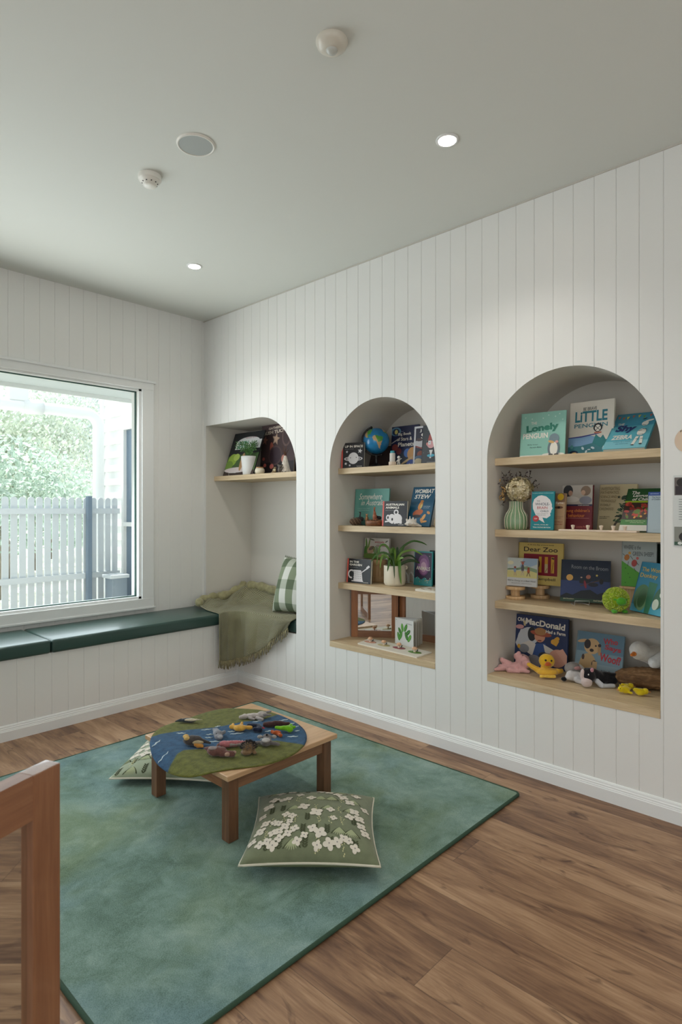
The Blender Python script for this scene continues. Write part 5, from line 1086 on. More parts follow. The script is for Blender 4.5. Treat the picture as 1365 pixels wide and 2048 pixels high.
puppet('hand_puppet', 'yellow duck hand puppet with an orange beak in front of the farm book', 'puppet', 0, 0, [((.006, -.014, .028), (.052, .032, .020)), ('c', (-.03, -.005, .03), (-.076, .008, .058), .016, .011), ('c', (.04, -.01, .026), (.076, -.004, .03), .018, .012), ((.0, 0, .05), (.022, .02, .02))], '#e2b040',
       [('head', [((.008, 0, .078), (.038, .034, .035))], '#e0b22e'), ('beak', [((.002, -.036, .068), (.019, .012, .007)), ((.002, -.034, .076), (.012, .01, .006))], '#b8572a'), ('eyes', [('e', (-.008, -.031, .088), (.005, .003, .005)), ('e', (.02, -.032, .086), (.005, .003, .005))], '#000000'), ('cuff', [('c', (-.034, -.042, .014), (.03, -.046, .014), .008, .008)], '#e8c050')], at=p, mf=plushmat, voxel=.003)
p = on_shelf(1149, 2.83, SH[4]+.0005)
puppet('hand_puppet', 'grey donkey hand puppet with speckled white cloth behind the cow puppet', 'puppet', 0, 0, [((-.0, .012, .056), (.042, .03, .03)), ('c', (.01, .0, .044), (.05, -.008, .05), .022, .014)], '#8f8985',
       [('inner_ear', [((.012, -.016, .064), (.02, .008, .010))], '#b88a88'), ('speckled_body', [('c', (-.02, -.016, .03), (.04, -.038, .022), .024, .02), ('c', (.0, -.04, .018), (.018, -.066, .010), .016, .010), ((-.034, -.02, .024), (.016, .018, .014))], '#c8c4c4'), ('hoof', [((-.056, -.02, .014), (.014, .012, .011))], '#141416')], at=p, mf=plushmat, voxel=.003)
p = on_shelf(1186, 2.80, SH[4]+.0005)
puppet('hand_puppet', 'black and white cow hand puppet with a pink ear on the bottom sill', 'puppet', 0, 0, [((-.024, -.008, .052), (.034, .03, .036)), ('c', (-.005, .0, .06), (.05, .01, .036), .026, .026), ('c', (.05, .008, .036), (.098, .004, .028), .028, .02), ('c', (.06, .006, .05), (.108, .006, .05), .016, .010)], '#1a1a1f',
       [('muzzle', [((-.038, -.026, .026), (.026, .02, .022)), ((-.052, -.014, .056), (.010, .012, .030))], '#c9b8b4'), ('ear', [((-.016, -.034, .084), (.009, .005, .012))], '#c48c98'), ('horn', [('c', (-.046, -.004, .082), (-.058, -.002, .098), .007, .005)], '#8f8a84'), ('white_belly', [('c', (.012, -.02, .03), (.03, -.03, .012), .012, .012), ('c', (.03, -.026, .010), (.085, -.026, .010), .010, .010)], '#bfc3cb'), ('eye', [('e', (-.034, -.037, .064), (.003, .002, .004))], '#dcdcdc')], at=p, mf=plushmat, voxel=.003)
def duckling(label, px, x, rot, z=SH[4]):
    p = on_shelf(px, x, z+.0005)
    return puppet('toy_duckling', label, 'toy', 0, 0, [((.002, 0, .017), (.022, .017, .016)), ((-.018, -.006, .022), (.0145, .0135, .0135)), ('c', (.0, .006, .024), (.020, .016, .032), .010, .005), ('c', (.008, -.010, .012), (.020, -.022, .010), .008, .005), ('c', (.016, 0, .018), (.028, .002, .024), .009, .004)], '#dfc51f', [('beak', [((-.034, -.010, .020), (.006, .006, .004))], '#d08a4a'), ('eyes', [('e', (-.026, -.016, .027), (.0018, .0018, .0018))], '#000000')], at=p, mf=plushmat, rot=rot, voxel=.0022)
duckling('yellow toy duckling touching the cow puppet tail end', 1250, 2.785, 0)
duckling('yellow toy duckling behind its nearest neighbour on the sill', 1254, 2.835, PI*.9)
duckling('yellow toy duckling facing right in front of the driftwood log', 1282, 2.80, PI*.8)
duckling('yellow toy duckling cut off by the right edge of the arched niche', 1334, 2.72, .4)
p = on_shelf(1306, 2.935, SH[4]+.0005)
lg = MB(); lm = wood('driftwood', '#3f2a20', '#82603f', '#b3906a', 'X', .85, 1.1)
o = thing('driftwood_log', 'rough brown driftwood slab under the white goose toy', 'wood', p, (0, 0, -1.25))
plush('bark_slab', [((0, 0, .052), (.16, .052, .046)), ((-.08, .0, .045), (.08, .055, .042)), ((.08, 0, .045), (.09, .05, .042)), ((0, .01, .03), (.15, .05, .029))], lm, o, .004, lump=.004)
p = on_shelf(1300, 2.95, SH[4]+.1)
puppet('plush_goose', 'white plush goose resting on the driftwood log', 'toy', 0, 0, [((-.055, 0, .075), (.044, .04, .042)), ('c', (-.045, 0, .065), (.02, .0, .045), .036, .04), ((.05, .0, .045), (.085, .055, .048)), ((.11, .0, .06), (.05, .04, .04))], '#d4d2cd',
       [('wing', [('c', (-.018, -.048, .03), (.03, -.052, .075), .026, .012), ((-.01, -.048, .03), (.032, .016, .026))], '#dcdedf'), ('beak', [('c', (-.094, -.014, .066), (-.112, -.018, .062), .011, .007)], '#d07a34'), ('feet', [((.06, -.04, .010), (.022, .012, .009))], '#d07a34')], at=p, mf=plushmat, rot=.25, voxel=.0035)

# ------------------------------------------------------------------ globe
q = onx(753, 2.885)
G = thing('desk_globe', 'blue world globe on a black stand on the top shelf', 'globe', (q.x, q.y, SH[1]), (0, 0, -YAW+.07))
BK = mat('black_plastic', '#141416', .3)
MB().lathe([(.060, 0), (.060, .006), (.052, .014), (.03, .022), (.014, .028), (.010, .040), (.010, .066), (.014, .072), (.012, .08)], BK, n=40).build('base', G)
gc = Vector((0, 0, .172)); GR = .082
b = MB(); pts = [gc+Vector((-math.sin(a)*(GR+.008), 0, math.cos(a)*(GR+.008))) for a in [math.radians(20+i*180/24) for i in range(25)]]
b.tube(pts, .0052, BK, 8); b.ell(pts[0], (.008, .008, .008), BK); b.ell(pts[-1], (.011, .011, .011), BK); b.build('meridian_arc', G)
def land(lon, lat):
    P = {'sa': [(-80, 8), (-72, 12), (-60, 9), (-50, 1), (-35, -6), (-39, -16), (-48, -27), (-58, -38), (-66, -48), (-70, -55), (-75, -48), (-72, -30), (-71, -18), (-81, -5)],
         'na': [(-168, 62), (-140, 70), (-95, 72), (-78, 62), (-56, 52), (-66, 44), (-76, 35), (-81, 26), (-90, 30), (-97, 26), (-96, 19), (-88, 16), (-82, 8), (-90, 14), (-105, 20), (-115, 31), (-124, 42), (-130, 54), (-150, 60)],
         'af': [(-17, 15), (-5, 35), (10, 37), (32, 31), (43, 12), (51, 12), (40, -5), (35, -22), (25, -34), (17, -30), (12, -8), (8, 4), (-8, 5)], 'gr': [(-55, 60), (-25, 70), (-30, 82), (-60, 80)]}
    for k, L in P.items():
        c = False; j = len(L)-1
        for i in range(len(L)):
            if (L[i][1] > lat) != (L[j][1] > lat) and lon < (L[j][0]-L[i][0])*(lat-L[i][1])/(L[j][1]-L[i][1])+L[i][0]: c = not c
            j = i
        if c: return k
    return None
SEA = mat('globe_ocean', '#1c7fb8', .25, var=.25, vscale=14, coat=.4); LG = mat('globe_forest', '#4f9a3c', .3); LT = mat('globe_highland', '#c9a878', .3)
n, k_ = 144, 72; vs = []; b = MB()
tilt = Matrix.Rotation(math.radians(-24), 3, 'Y') @ Matrix.Rotation(math.radians(-12), 3, 'X')
for j in range(k_+1):
    la = -PI/2+PI*j/k_
    for i in range(n):
        lo = 2*PI*i/n-PI; a = lo-math.radians(-62)-PI/2
        vs.append(gc+tilt@Vector((math.cos(la)*math.cos(a), math.cos(la)*math.sin(a), math.sin(la)))*GR)
F = {0: [], 1: [], 2: []}
for j in range(k_):
    for i in range(n):
        lo = -180+(i+.5)*360/n; la = -90+(j+.5)*180/k_; L = land(lo+2*noise.noise(Vector((lo*.2, la*.2, 0))), la+2*noise.noise(Vector((lo*.2, la*.2, 5)))); c = 0
        if L: c = 2 if (lo < -66 and L == 'sa') or (L == 'sa' and la < -22) or (L == 'na' and lo < -100) or (L == 'af' and la > 14) else 1
        F[c].append((j*n+i, j*n+(i+1) % n, (j+1)*n+(i+1) % n, (j+1)*n+i))
for c, m in ((0, SEA), (1, LG), (2, LT)): b.add(vs, F[c], m, True)
b.build('sphere', G)
# peg doll beside the globe
p = on_shelf(785.5, 2.775, SH[1])
o = thing('wooden_peg_figure', 'white cylinder figure with a teal top on a round wooden foot', 'toy', p)
MB().lathe([(.021, 0), (.0225, .002), (.0225, .022), (.021, .024)], PW, n=28).build('foot', o); MB().lathe([(.0165, .0238), (.0165, .073), (.015, .075)], mat('offwhite_paint', '#cfcac2', .5), n=28).build('body', o); MB().lathe([(.0125, .0745), (.0125, .086), (.011, .088)], mat('teal_paint', '#2f8f9c', .5), n=28).build('cap', o)
p = on_shelf(798, 2.79, SH[1])
puppet('toy_astronaut', 'tiny white astronaut figure beside the white cylinder figure', 'toy', 0, 0, [((0, 0, .03), (.008, .007, .012)), ('c', (-.004, 0, .02), (-.007, 0, .004), .004, .004), ('c', (.004, 0, .02), (.007, 0, .004), .004, .004), ('c', (0, 0, .034), (.016, 0, .042), .0035, .003), ('c', (0, 0, .034), (-.013, 0, .026), .0035, .003)], '#c9c7c2', [('helmet', [('e', (0, 0, .049), (.009, .009, .009))], '#dcdad6')], at=p, mf=lambda c: mat('toy_'+c.lstrip('#'), c, .5), voxel=.0012, lump=0)
# second shelf of the middle niche
def toymat(c): return mat('toy_'+c.lstrip('#'), c, .6, bump=.5, bscale=400, var=.15, vscale=60)
p = on_shelf(710.5, 2.775, SH[2])
PC = thing('pine_cone', 'brown pine cone at the left end of the second shelf', 'pine cone', p, (0, 0, -YAW))
b = MB(); cm = [mat('cone_scale_'+c, '#'+c, .8) for c in ('6e5442', '9a7c62', '4a352a')]; rnd = random.Random(3)
b.ell((0, 0, .023), (.034, .02, .019), cm[2])
for i in range(120):
    t = i/120; xx = -.034+.068*t; r = .023*math.sin(PI*(t*.85+.1)); a = i*2.39996; d = Vector((.55, math.cos(a), math.sin(a))).normalized(); c = Vector((xx, r*math.cos(a)*.9, .024+r*math.sin(a)*.88)); u = Vector((0, -math.sin(a), math.cos(a)))*.0062; e = c+d*.009
    if e.z < .001: e.z = .001
    b.add([c-u*.5, c+u*.5, e+u, e-u, c+d*.004+Vector((0, math.cos(a), math.sin(a)))*.003], [(0, 1, 2, 3), (3, 2, 4), (0, 3, 4), (2, 1, 4)], cm[i % 2])
b.build('scales', PC)
p = on_shelf(750, 2.785, SH[2])
BW = thing('wooden_bowl', 'brown wooden bowl of bark chips in front of the teal book', 'bowl', p)
MB().lathe([(.045, 0), (.053, .004), (.057, .018), (.057, .032), (.053, .034), (.050, .026), (0, .024)], wood('acacia_bowl', '#5c3822', '#7c4f30', '#9a6840', 'X', .5, 3), n=40).build('bowl_wall', BW)
b = MB(); rnd = random.Random(9)
for i in range(60): a = rnd.uniform(0, 6.28); r = rnd.uniform(0, .040); b.ell((r*math.cos(a), r*math.sin(a), .029+rnd.uniform(0, .009)), (.009, .005, .003), toymat(rnd.choice(['#6a4a34', '#7d6048', '#54392a'])), (rnd.uniform(-.5, .5), rnd.uniform(-.5, .5), rnd.uniform(0, 3)), 8, 5)
ch = b.build('bark_chips', BW); ch['kind'] = 'stuff'
z0 = SH[2]
puppet('toy_kangaroo', 'brown upright kangaroo figure standing in the wooden bowl', 'toy', 0, 0, [((0, 0, .022), (.013, .014, .022)), ('c', (0, 0, .035), (-.002, -.002, .058), .010, .006), ((-.003, -.006, .066), (.006, .010, .006)), ('c', (0, .002, .068), (.003, .004, .082), .0028, .002), ('c', (-.004, .002, .068), (-.004, .004, .082), .0028, .002), ('c', (.006, -.008, .006), (.010, -.02, .003), .005, .003), ('c', (-.006, -.008, .006), (-.008, -.02, .003), .005, .003), ('c', (0, -.008, .046), (-.004, -.018, .04), .003, .002), ('c', (.004, .010, .010), (.022, .024, .006), .006, .003)], '#9c5f42', at=Vector((p.x, p.y, z0+.033)), mf=toymat, voxel=.0014)
q = on_shelf(757.5, 2.845, z0)
puppet('toy_devil', 'small black tasmanian devil figure behind the black koala book', 'toy', 0, 0, [((.004, 0, .050), (.016, .010, .011)), ((-.012, -.003, .056), (.009, .009, .008)), ('c', (-.014, .002, .062), (-.016, .003, .069), .003, .002), ('c', (-.006, .0, .040), (-.006, -.002, .003), .0045, .005), ('c', (.014, .0, .040), (.015, 0, .003), .0045, .005), ('c', (0, .004, .010), (.008, .004, .010), .008, .008)], '#23262c', at=q, mf=toymat, voxel=.0014)
q = on_shelf(734, 2.84, z0)
puppet('toy_dingo', 'sandy dingo figure sitting behind the wooden bowl', 'toy', 0, 0, [((0, 0, .042), (.010, .012, .017)), ((0, -.006, .064), (.007, .009, .007)), ('c', (-.005, 0, .068), (-.006, 0, .075), .0028, .0015), ('c', (.005, 0, .068), (.006, 0, .075), .0028, .0015), ('c', (-.005, -.006, .04), (-.005, -.008, .006), .0035, .004), ('c', (.005, -.006, .04), (.005, -.008, .006), .0035, .004), ('c', (0, .006, .03), (0, .006, .007), .009, .008)], '#b38358', at=q, mf=toymat, voxel=.0014)
q = on_shelf(722, 2.835, z0)
puppet('toy_emu', 'dark speckled emu figure behind the pine cone', 'toy', 0, 0, [((0, 0, .040), (.020, .014, .015)), ('c', (-.006, 0, .048), (-.002, 0, .078), .005, .004), ((-.004, -.002, .082), (.007, .004, .004)), ('c', (.002, 0, .032), (.002, 0, .003), .003, .003), ('c', (-.006, 0, .032), (-.008, 0, .003), .003, .003), ((-.003, 0, .004), (.014, .012, .004)), ('c', (-.014, 0, .044), (-.032, 0, .046), .008, .004)], '#3d3a3c', at=q, mf=toymat, voxel=.0014)
p = on_shelf(824, 2.765, SH[2])
o = thing('sea_shell', 'spiky white conch shell in front of the deep blue book', 'shell', p, (0, 0, -YAW))
plush('shell_body', [((0, 0, .024), (.028, .022, .022)), ('c', (-.01, 0, .022), (-.038, 0, .018), .018, .004), ('c', (.01, 0, .018), (.052, -.004, .006), .018, .005)]+[('c', (x, 0, .03), (x*1.35, yy, .056+zz), .009, .003) for x, yy, zz in ((-.022, 0, -.010), (-.008, -.006, .004), (.006, 0, .0), (.018, .004, -.008))]+[('c', (x, -.012, .018), (x*1.2, -.03, .018), .009, .003) for x in (-.018, 0, .02)], mat('shell_white', '#d9d2c8', .55, bump=.4, bscale=120, var=.08, vscale=30), o, .0022, lump=.003)
p = on_shelf(876, 2.77, SH[2])
o = tag(plush('river_stone', [((0, 0, .034), (.018, .022, .034)), ((0, 0, .02), (.02, .024, .0195))], mat('tan_stone', '#97805f', .7, var=.2, vscale=20), None, .002, loc=p, lump=.001), 'tan upright stone half hidden at the right edge of the second shelf', 'stone')
# third shelf of the middle niche
p = on_shelf(790, 2.865, SH[3])
PO = thing('spider_plant', 'long-leaved spider plant in a cream pot with a small ear handle', 'plant', p, (0, 0, -YAW))
CP = mat('cream_ceramic', '#ddd5c0', .5)
MB().lathe([(.05, 0), (.060, .004), (.066, .018), (.066, .118), (.064, .122), (.060, .120), (.059, .10), (0, .10)], CP, n=48).build('pot', PO)
b = MB(); b.T = Matrix.Translation((.066, -.004, .108)) @ Matrix.Rotation(PI/2, 4, 'X')
b.tube([(.008*math.cos(2*PI*i/16), .008*math.sin(2*PI*i/16), 0) for i in range(16)], .0055, CP, 8, True); b.build('ear_handle', PO)
MB().lathe([(.059, .103), (.03, .108), (0, .109)], mat('potting_soil', '#2a211a', .95, bump=1, bscale=150), n=32).build('soil', PO)
def blade(b, pts, w, m, fold=.3):
    n = 14; P = [curve(pts, i/n) for i in range(n+1)]; vs = []
    for i, c in enumerate(P):
        t = (P[min(i+1, n)]-P[max(i-1, 0)]).normalized(); s = t.cross(Vector((0, -1, .2))).normalized(); wd = w*math.sin(PI*min(1, .12+.88*i/n))**.6 if i < n else .0004; u = s.cross(t).normalized()
        vs += [c+s*wd+u*wd*fold, c, c-s*wd+u*wd*fold]
    b.add(vs, [q for i in range(n) for q in ((3*i, 3*i+1, 3*i+4, 3*i+3), (3*i+1, 3*i+2, 3*i+5, 3*i+4))], m, True)
LF = [mat('leaf_green_'+c, '#'+c, .4) for c in ('3f6a26', '5c8a34', '2f4f22', '79a040')]
b = MB(); k = 0
for pts in ([(0, 0, .105), (.03, 0, .21), (.10, 0, .265), (.155, -.03, .262), (.19, -.05, .245)], [(0, 0, .105), (.03, -.02, .19), (.10, -.02, .215), (.13, -.04, .205), (.165, -.06, .185)], [(.01, 0, .105), (.05, .0, .17), (.1, .01, .178), (.135, .01, .15)],
            [(0, 0, .105), (-.02, 0, .19), (-.06, 0, .245), (-.095, -.01, .225), (-.11, -.01, .12)], [(0, -.01, .105), (-.02, -.02, .17), (-.07, -.02, .20), (-.12, -.02, .18), (-.145, -.02, .14)], [(-.01, 0, .105), (-.04, -.01, .165), (-.07, -.01, .185), (-.085, -.02, .15), (-.09, -.02, .10)],
            [(0, 0, .105), (-.012, -.02, .18), (-.018, -.05, .19), (-.012, -.078, .13), (-.008, -.08, .05)], [(.01, 0, .105), (.02, -.03, .15), (.022, -.065, .145), (.024, -.078, .08), (.032, -.076, .012)], [(0, 0, .105), (.0, .01, .19), (-.002, .01, .225)], [(0, 0, .105), (-.016, 0, .18), (-.022, 0, .225)], [(0, 0, .105), (.012, 0, .19), (.018, .0, .232)],
            [(0, 0, .105), (.03, 0, .18), (.06, .01, .24)], [(0, 0, .105), (-.03, -.01, .15), (-.035, -.05, .16), (-.05, -.07, .09)], [(0, 0, .105), (.02, -.02, .16), (.05, -.05, .17)], [(0, 0, .1), (.06, 0, .14), (.11, 0, .15), (.16, 0, .13)], [(0, 0, .105), (-.006, -.01, .2), (-.008, -.02, .228)]):
    blade(b, pts, .0095 if k > 6 else .0065, LF[(k*3) % 4]); k += 1
for i in range(14): a = rnd.uniform(0, 6.28); r = rnd.uniform(.01, .03); blade(b, [(0, 0, .105), (r*math.cos(a)*.5, r*math.sin(a)*.5, .16), (r*math.cos(a), r*math.sin(a), rnd.uniform(.2, .235))], .0075, LF[i % 4])
b.build('leaves', PO)
p = on_shelf(823, 3.0, SH[3])
o = thing('house_blocks', 'white wooden house-shaped frame behind the cream plant pot', 'ornament', (p.x, p.y, SH[3]), (0, 0, -PI/2))
for dx in (-.045, .0, .045):
    MB().tube([(dx-.018, 0, .004), (dx-.018, 0, .05), (dx, 0, .07), (dx+.018, 0, .05), (dx+.018, 0, .004)], .004, TRIM, 6, True).build('house_outline', o)
A = onx(831, 2.745); 
o = thing('flat_picture_board', 'flat white board with tan printed fungi at the front of the third shelf', 'board', (2.745, A.y, SH[3]), (0, 0, -PI/2))
wd = A.y-1.825; b = MB().box((0, 0, 0), (wd, .14, .012), mat('white_card', '#ded9cc', .6)); b.build('board', o)
b = MB(); rnd = random.Random(6)
for i in range(16): b.ell((rnd.uniform(.02, wd-.02), rnd.uniform(.02, .12), .012), (rnd.uniform(.008, .02), .007, .0012), ink(rnd.choice(['#b08a60', '#c9a878', '#8c6a48'])), (0, 0, rnd.uniform(0, 3)), 10, 4)
b.build('printed_fungi', o)
# framed mirrors in the bottom of the middle niche
MIR = mat('mirror_silver', '#e4e8e8', .015, 1)
def framed_mirror(label, A, B, hgt, fr, th, z=SH[4], woodm=None, name='framed_mirror', rl=None):
    rl = rl or fr
    d = B-A; L = math.hypot(d.x, d.y)
    o = thing(name, label, 'mirror', (A.x, A.y, z), (0, 0, math.atan2(d.y, d.x))); wx = woodm or wood('mirror_frame_wood', '#8f5c3c', '#a87048', '#bc855a', 'Z', .4)
    wy = wood('mirror_rail_wood', '#7d553c', '#916549', '#a57a58', 'X', .4)
    MB().box((0, 0, 0), (fr, th, hgt), wx, .0015).build('stile', o); MB().box((L-fr, 0, 0), (L, th, hgt), wx, .0015).build('stile', o)
    MB().box((fr, .001, 0), (L-fr, th-.001, rl), wy).build('rail', o); MB().box((fr, .001, hgt-rl), (L-fr, th-.001, hgt), wy).build('rail', o)
    MB().box((fr, th*.42, rl), (L-fr, th*.6, hgt-rl), MIR).build('mirror_glass', o)
    return o
A = onx(703, 2.83); B = onx(797, 3.005)
framed_mirror('wood-framed mirror reflecting the floor, left one in the middle niche', A, B, .315, .042, .018)
A = onx(799, 3.028); B = onx(902, 3.05)
framed_mirror('wood-framed mirror at the back right of the middle niche behind the board book', A, B, .315, .042, .018)
# open board book, fan of stiff pages
A = onx(790, 2.885); A.z = SH[4]
o = thing('open_board_book', 'white board book with green leaf shapes standing open on the sill', 'book', A, (0, 0, 0))
hh = .157
ends = [onx(828, 2.845), onx(834, 2.88), onx(838, 2.91), onx(842, 2.945), onx(846, 2.975)]
for i, e in enumerate(ends):
    d = e-A; L = math.hypot(d.x, d.y)*.985; ang = math.atan2(d.y, d.x); b = MB()
    b.box((.004, 0, 0), (L, .0035, hh), mat('board_page', '#dcdcd8', .5))
    if i == 0:
        its = []
        for q_, (lx, ly, la_) in enumerate([(.22, .3, 1.9), (.3, .5, 2.2), (.42, .66, 1.7), (.6, .68, 1.1), (.72, .52, .7), (.8, .32, 1.0), (.34, .36, 1.2), (.64, .38, 2.0)]):
            its.append(('e', lx, ly, .15, .065, ['#3f8a2c', '#2f6f28', '#5aa03c'][q_ % 3], la_)); its.append(('l', [(lx-.12*math.cos(la_), ly-.12*math.sin(la_)), (lx+.12*math.cos(la_), ly+.12*math.sin(la_))], .012, '#8ab85c'))
        its += [('t', 'a little book', .78, .86, .32, .04, '#8a8c8c'), ('e', .1, .93, .015, .015, '#5a8a3c')]
        art(b, its, L, hh)
    else: art(b, [('e', .8, .5, .06, .08, '#b86a4c'), ('r', .9, 0, .99, 1, '#c9c4b8')], L, hh)
    b.build('cover' if i == 0 else 'page', o, (0, 0, 0), (0, 0, ang))
# mushroom puzzle board
C4 = [onz(716, 1286, SH[4]+.007), onz(834, 1314, SH[4]+.007), onz(864, 1304, SH[4]+.007), onz(740, 1276, SH[4]+.007)]
o = thing('nature_board', 'white board with four coloured ovals and wooden figures on the middle niche sill', 'board', (C4[0].x, C4[0].y, SH[4]))
b = MB(); v0 = [Vector((c.x-C4[0].x, c.y-C4[0].y, 0)) for c in C4]; v1 = [v+Vector((0, 0, .007)) for v in v0]
b.add(v0+v1, [(3, 2, 1, 0), (4, 5, 6, 7), (0, 1, 5, 4), (1, 2, 6, 5), (2, 3, 7, 6), (3, 0, 4, 7)], mat('white_card', '#ded9cc', .6)); b.build('board', o)
dv = (v0[1]-v0[0]).normalized(); rz = math.atan2(dv.y, dv.x)
for (px, py, c, cn) in ((741, 1283.5, '#c58a6c', 'terracotta'), (768, 1290, '#b3a468', 'ochre'), (798.5, 1295.5, '#93434a', 'wine red'), (830, 1304, '#5f8a34', 'green')):
    q = onz(px, py, SH[4]+.008)
    MB().ell((0, 0, 0), (.046, .026, .0008), ink(c), None, 24, 6).build('printed_oval', o, (q.x-C4[0].x, q.y-C4[0].y, .0074), (0, 0, rz))
    m = thing('wooden_mushroom', 'little pale wooden mushroom on the %s oval' % cn, 'toy', (q.x, q.y, SH[4]+.0085))
    MB().lathe([(.008, 0), (.006, .006), (.0055, .016)], PW, n=16).build('stalk', m)
    MB().lathe([(.0, .014), (.014, .015), (.0155, .019), (.011, .027), (0, .030)], mat('peach_wood', '#d8ab88', .6), n=20).build('cap', m)
    b = MB(); b.tube([(.016, -.004, .003), (.026, .0, .006), (.040, .006, .004)], [.003, .004, .002], toymat('#5a5a50'), 6); b.build('leaf_bead', m)
# ------------------------------------------------------------------ corner niche shelf
p = on_shelf(498, 2.785, SH[1])
o = thing('potted_fern', 'small leafy fern in a white ribbed pot on the corner niche shelf', 'plant', p, (0, 0, -YAW))
MB().lathe([(.040, 0), (.044, .002), (.050, .05), (.056, .110), (.0575, .138), (.054, .140), (.050, .132), (0, .13)], mat('white_ribbed_ceramic', '#e6e7e6', .5, bump=.3, bscale=60, stretch=(6, 6, .2)), n=48).build('pot', o)
b = MB(); rnd = random.Random(17); LG_ = [mat('fern_'+c, '#'+c, .5) for c in ('2f5a26', '3f7030', '527f3c')]
for s_ in range(17):
    a = rnd.uniform(0, 6.28); R = rnd.uniform(.03, .10); hz = .13+rnd.uniform(.06, .125); tip = Vector((R*math.cos(a), R*.6*math.sin(a), hz-.02*R/.1))
    P = [curve([(0, 0, .128), (tip.x*.3, tip.y*.3, hz*.9), tuple(tip)], i/8) for i in range(9)]; b.tube(P, .001, LG_[0], 4)
    for i in range(2, 9):
        t = (P[min(i+1, 8)]-P[i-1]).normalized(); sd_ = t.cross(Vector((0, -1, .1))).normalized()
        for sg in (-1, 1):
            L = .028*(1-.04*i); e = P[i]+(sd_*sg+t*.7).normalized()*L; w_ = t*.0045; mid = (P[i]+e)/2+Vector((0, -.002, 0)); b.add([P[i], mid-w_, e, mid+w_], [(0, 1, 2, 3)], LG_[(s_+i) % 3])
b.build('fronds', o)
p = on_shelf(520, 2.79, SH[1])
o = thing('ceramic_jar', 'small round cream jar with a brown rim beside the fern pot', 'jar', p)
MB().lathe([(.024, 0), (.032, .006), (.037, .022), (.034, .038), (.026, .046)], CP, n=32).build('body', o); MB().lathe([(.0262, .0455), (.028, .050), (.027, .054), (.022, .053), (.02, .03), (0, .028)], mat('tan_rim', '#a07a50', .6), n=32).build('rim', o)
p = on_shelf(571, 2.82, SH[1])
o = thing('felt_cone', 'cream felt cone decoration with a jagged hem on the corner niche shelf', 'ornament', p)
b = MB(); n = 48; vs = [(.008*math.cos(2*PI*i/n), .008*math.sin(2*PI*i/n), .128) for i in range(n)]+[(.034*math.cos(2*PI*i/n), .034*math.sin(2*PI*i/n), .03) for i in range(n)]+[(.041*math.cos(2*PI*i/n), .041*math.sin(2*PI*i/n), .001+(.012 if (i//2) % 2 else 0)) for i in range(n)]
b.add(vs, [(r*n+i, (r+1)*n+i, (r+1)*n+(i+1) % n, r*n+(i+1) % n) for r in range(2) for i in range(n)]+[tuple(range(n))], felt('#d6cfc4'), True); b.build('cone', o)
b = MB(); 
for k in range(7): a = k*.9; b.tube([(0, 0, .126), (.010*math.cos(a), .010*math.sin(a), .142+.004*(k % 3)), (.03*math.cos(a), .02*math.sin(a), .15+.02*(k % 3)+.02)], [.002, .0016, .0008], mat('brown_twig', '#6a4a3a', .9), 5)
b.tube([(.009*math.cos(2*PI*i/12), .009*math.sin(2*PI*i/12), .127) for i in range(12)], .0028, mat('rust_cord', '#7a4a40', .9), 5, True)
b.build('twigs_and_cord', o)
p = on_shelf(549, 2.79, SH[1])
puppet('toy_kookaburra', 'small cream and brown bird figure beside the grey koala figure', 'toy', 0, 0, [((0, 0, .018), (.014, .012, .018)), ((.004, -.004, .038), (.012, .011, .010)), ('c', (-.008, 0, .012), (-.018, 0, .006), .006, .005)], '#8c7a5c', [('breast', [((.004, -.008, .024), (.009, .007, .012))], '#d2c8a8'), ('beak', [('c', (-.004, -.012, .038), (-.014, -.018, .036), .004, .002)], '#4a3a2c')], at=p, mf=toymat, voxel=.0014)
p = on_shelf(560, 2.775, SH[1])
puppet('toy_koala', 'grey furry koala figure in front of the felt cone', 'toy', 0, 0, [((0, 0, .022), (.016, .013, .022)), ((.002, -.003, .046), (.014, .012, .012)), ((-.012, 0, .056), (.007, .004, .007)), ((.016, 0, .057), (.007, .004, .007)), ('c', (.01, -.006, .026), (.024, -.010, .04), .005, .004)], '#5f5852', [('eyes', [('e', (-.003, -.014, .049), (.0016, .0016, .0016)), ('e', (.006, -.014, .049), (.0016, .0016, .0016))], '#000000')], at=p, mf=toymat, voxel=.0016, lump=.002)

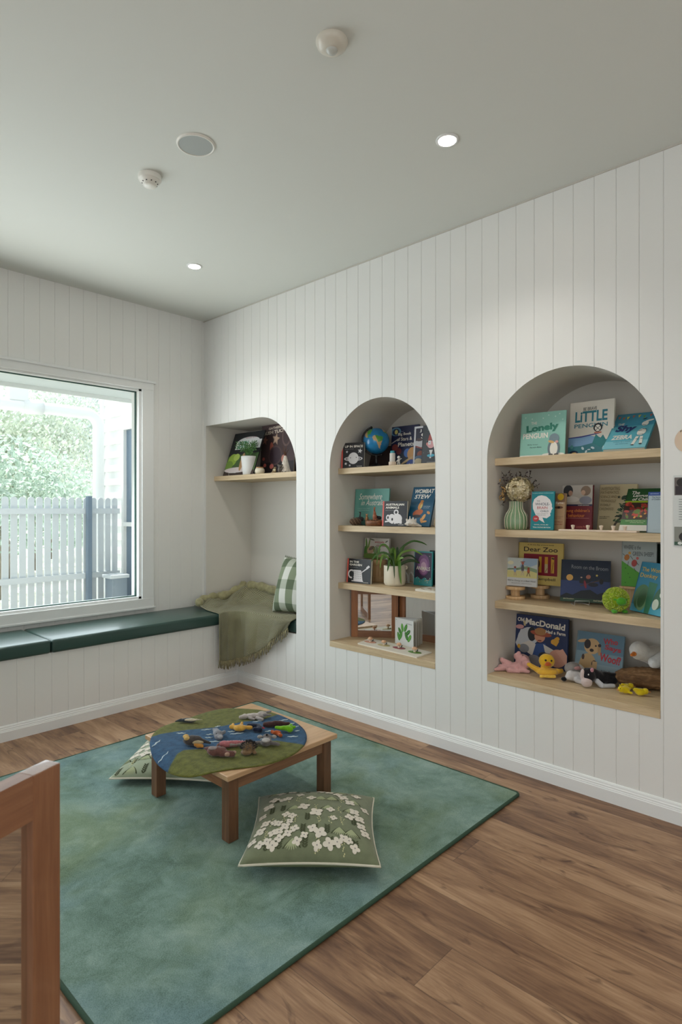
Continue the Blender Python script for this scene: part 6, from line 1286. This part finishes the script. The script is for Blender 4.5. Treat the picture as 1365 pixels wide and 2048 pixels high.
# ------------------------------------------------------------------ notices on the wall at the right edge
def notice(name, label, cat, ya, yb, za, zb, items, base='#d5d8d6', circle=False):
    w_, h_ = ya-yb, zb-za; o = thing(name, label, cat, (XW-.0015, ya, za), (0, 0, -PI/2)); b = MB(); pm_ = mat('paper_'+base.lstrip('#'), base, .7)
    if circle: n = 48; b.add([(w_/2+w_/2*math.cos(2*PI*i/n), -.001, h_/2+h_/2*math.sin(2*PI*i/n)) for i in range(n)], [tuple(range(n))], pm_)
    else: b.box((0, -.0012, 0), (w_, 0, h_), pm_)
    b.build('paper', o)
    b = MB(); art(b, items, w_, h_, -.0012); b.build('print', o)
q0 = onx(1350.5, XW, 878)
notice('round_poster', 'round peach poster with brown lettering on the wall at the right edge', 'poster', q0.y, q0.y-.10, 1.47, 1.57, [('t', 'PLAY AND', .5, .86, .6, .08, '#5a4636', {'b': .02}), ('e', .42, .3, .14, .14, '#8c4a28'), ('e', .6, .34, .14, .16, '#a8603a'), ('e', .4, .12, .06, .06, '#8c4a28')], '#dcc5ae', True)
zt = onx(1349, XW, 951).z; zb = onx(1349, XW, 1093).z; ya = onx(1348, XW).y
notice('notice_sheet', 'white information sheet with two photographs below the round poster', 'notice', ya, ya-.2, zb, zt, [('r', .02, .72, .48, .97, '#6a625e'), ('e', .14, .9, .08, .08, '#2a2422'), ('r', .04, .73, .24, .85, '#332a30'), ('e', .34, .86, .09, .08, '#b08a78'), ('r', .52, .72, .98, .97, '#8a8078')]+[('r', .1, .66-.035*i, .9-.1*(i % 3), .668-.035*i, '#7e8486') for i in range(9)]+[('r', .02, .02, .98, .28, '#8a8c84'), ('e', .3, .14, .2, .12, '#2a2628'), ('e', .34, .2, .08, .05, '#3f8a68'), ('r', .02, .02, .98, .07, '#3c5a4a'), ('e', .12, .05, .04, .03, '#d8dcd8')])

# ------------------------------------------------------------------ free-standing mirror in the foreground
dirv = Vector((.927, .375, 0)); Pm = CAMP+ray(121, 1520)*.93; Pm.z = 0
Bq = Pm; Aq = Pm-dirv*.62
zt = H-(1525-HY)/FP*.93
FM_ = framed_mirror('wooden framed standing mirror close to the camera at the lower left', Aq, Bq, zt, .05, .03, 0, wood('front_frame_wood', '#7d533a', '#8f6245', '#a17352', 'Z', .3), rl=.066)

_m['front_frame_wood'].node_tree.nodes['Principled BSDF'].inputs['Coat Weight'].default_value = .9
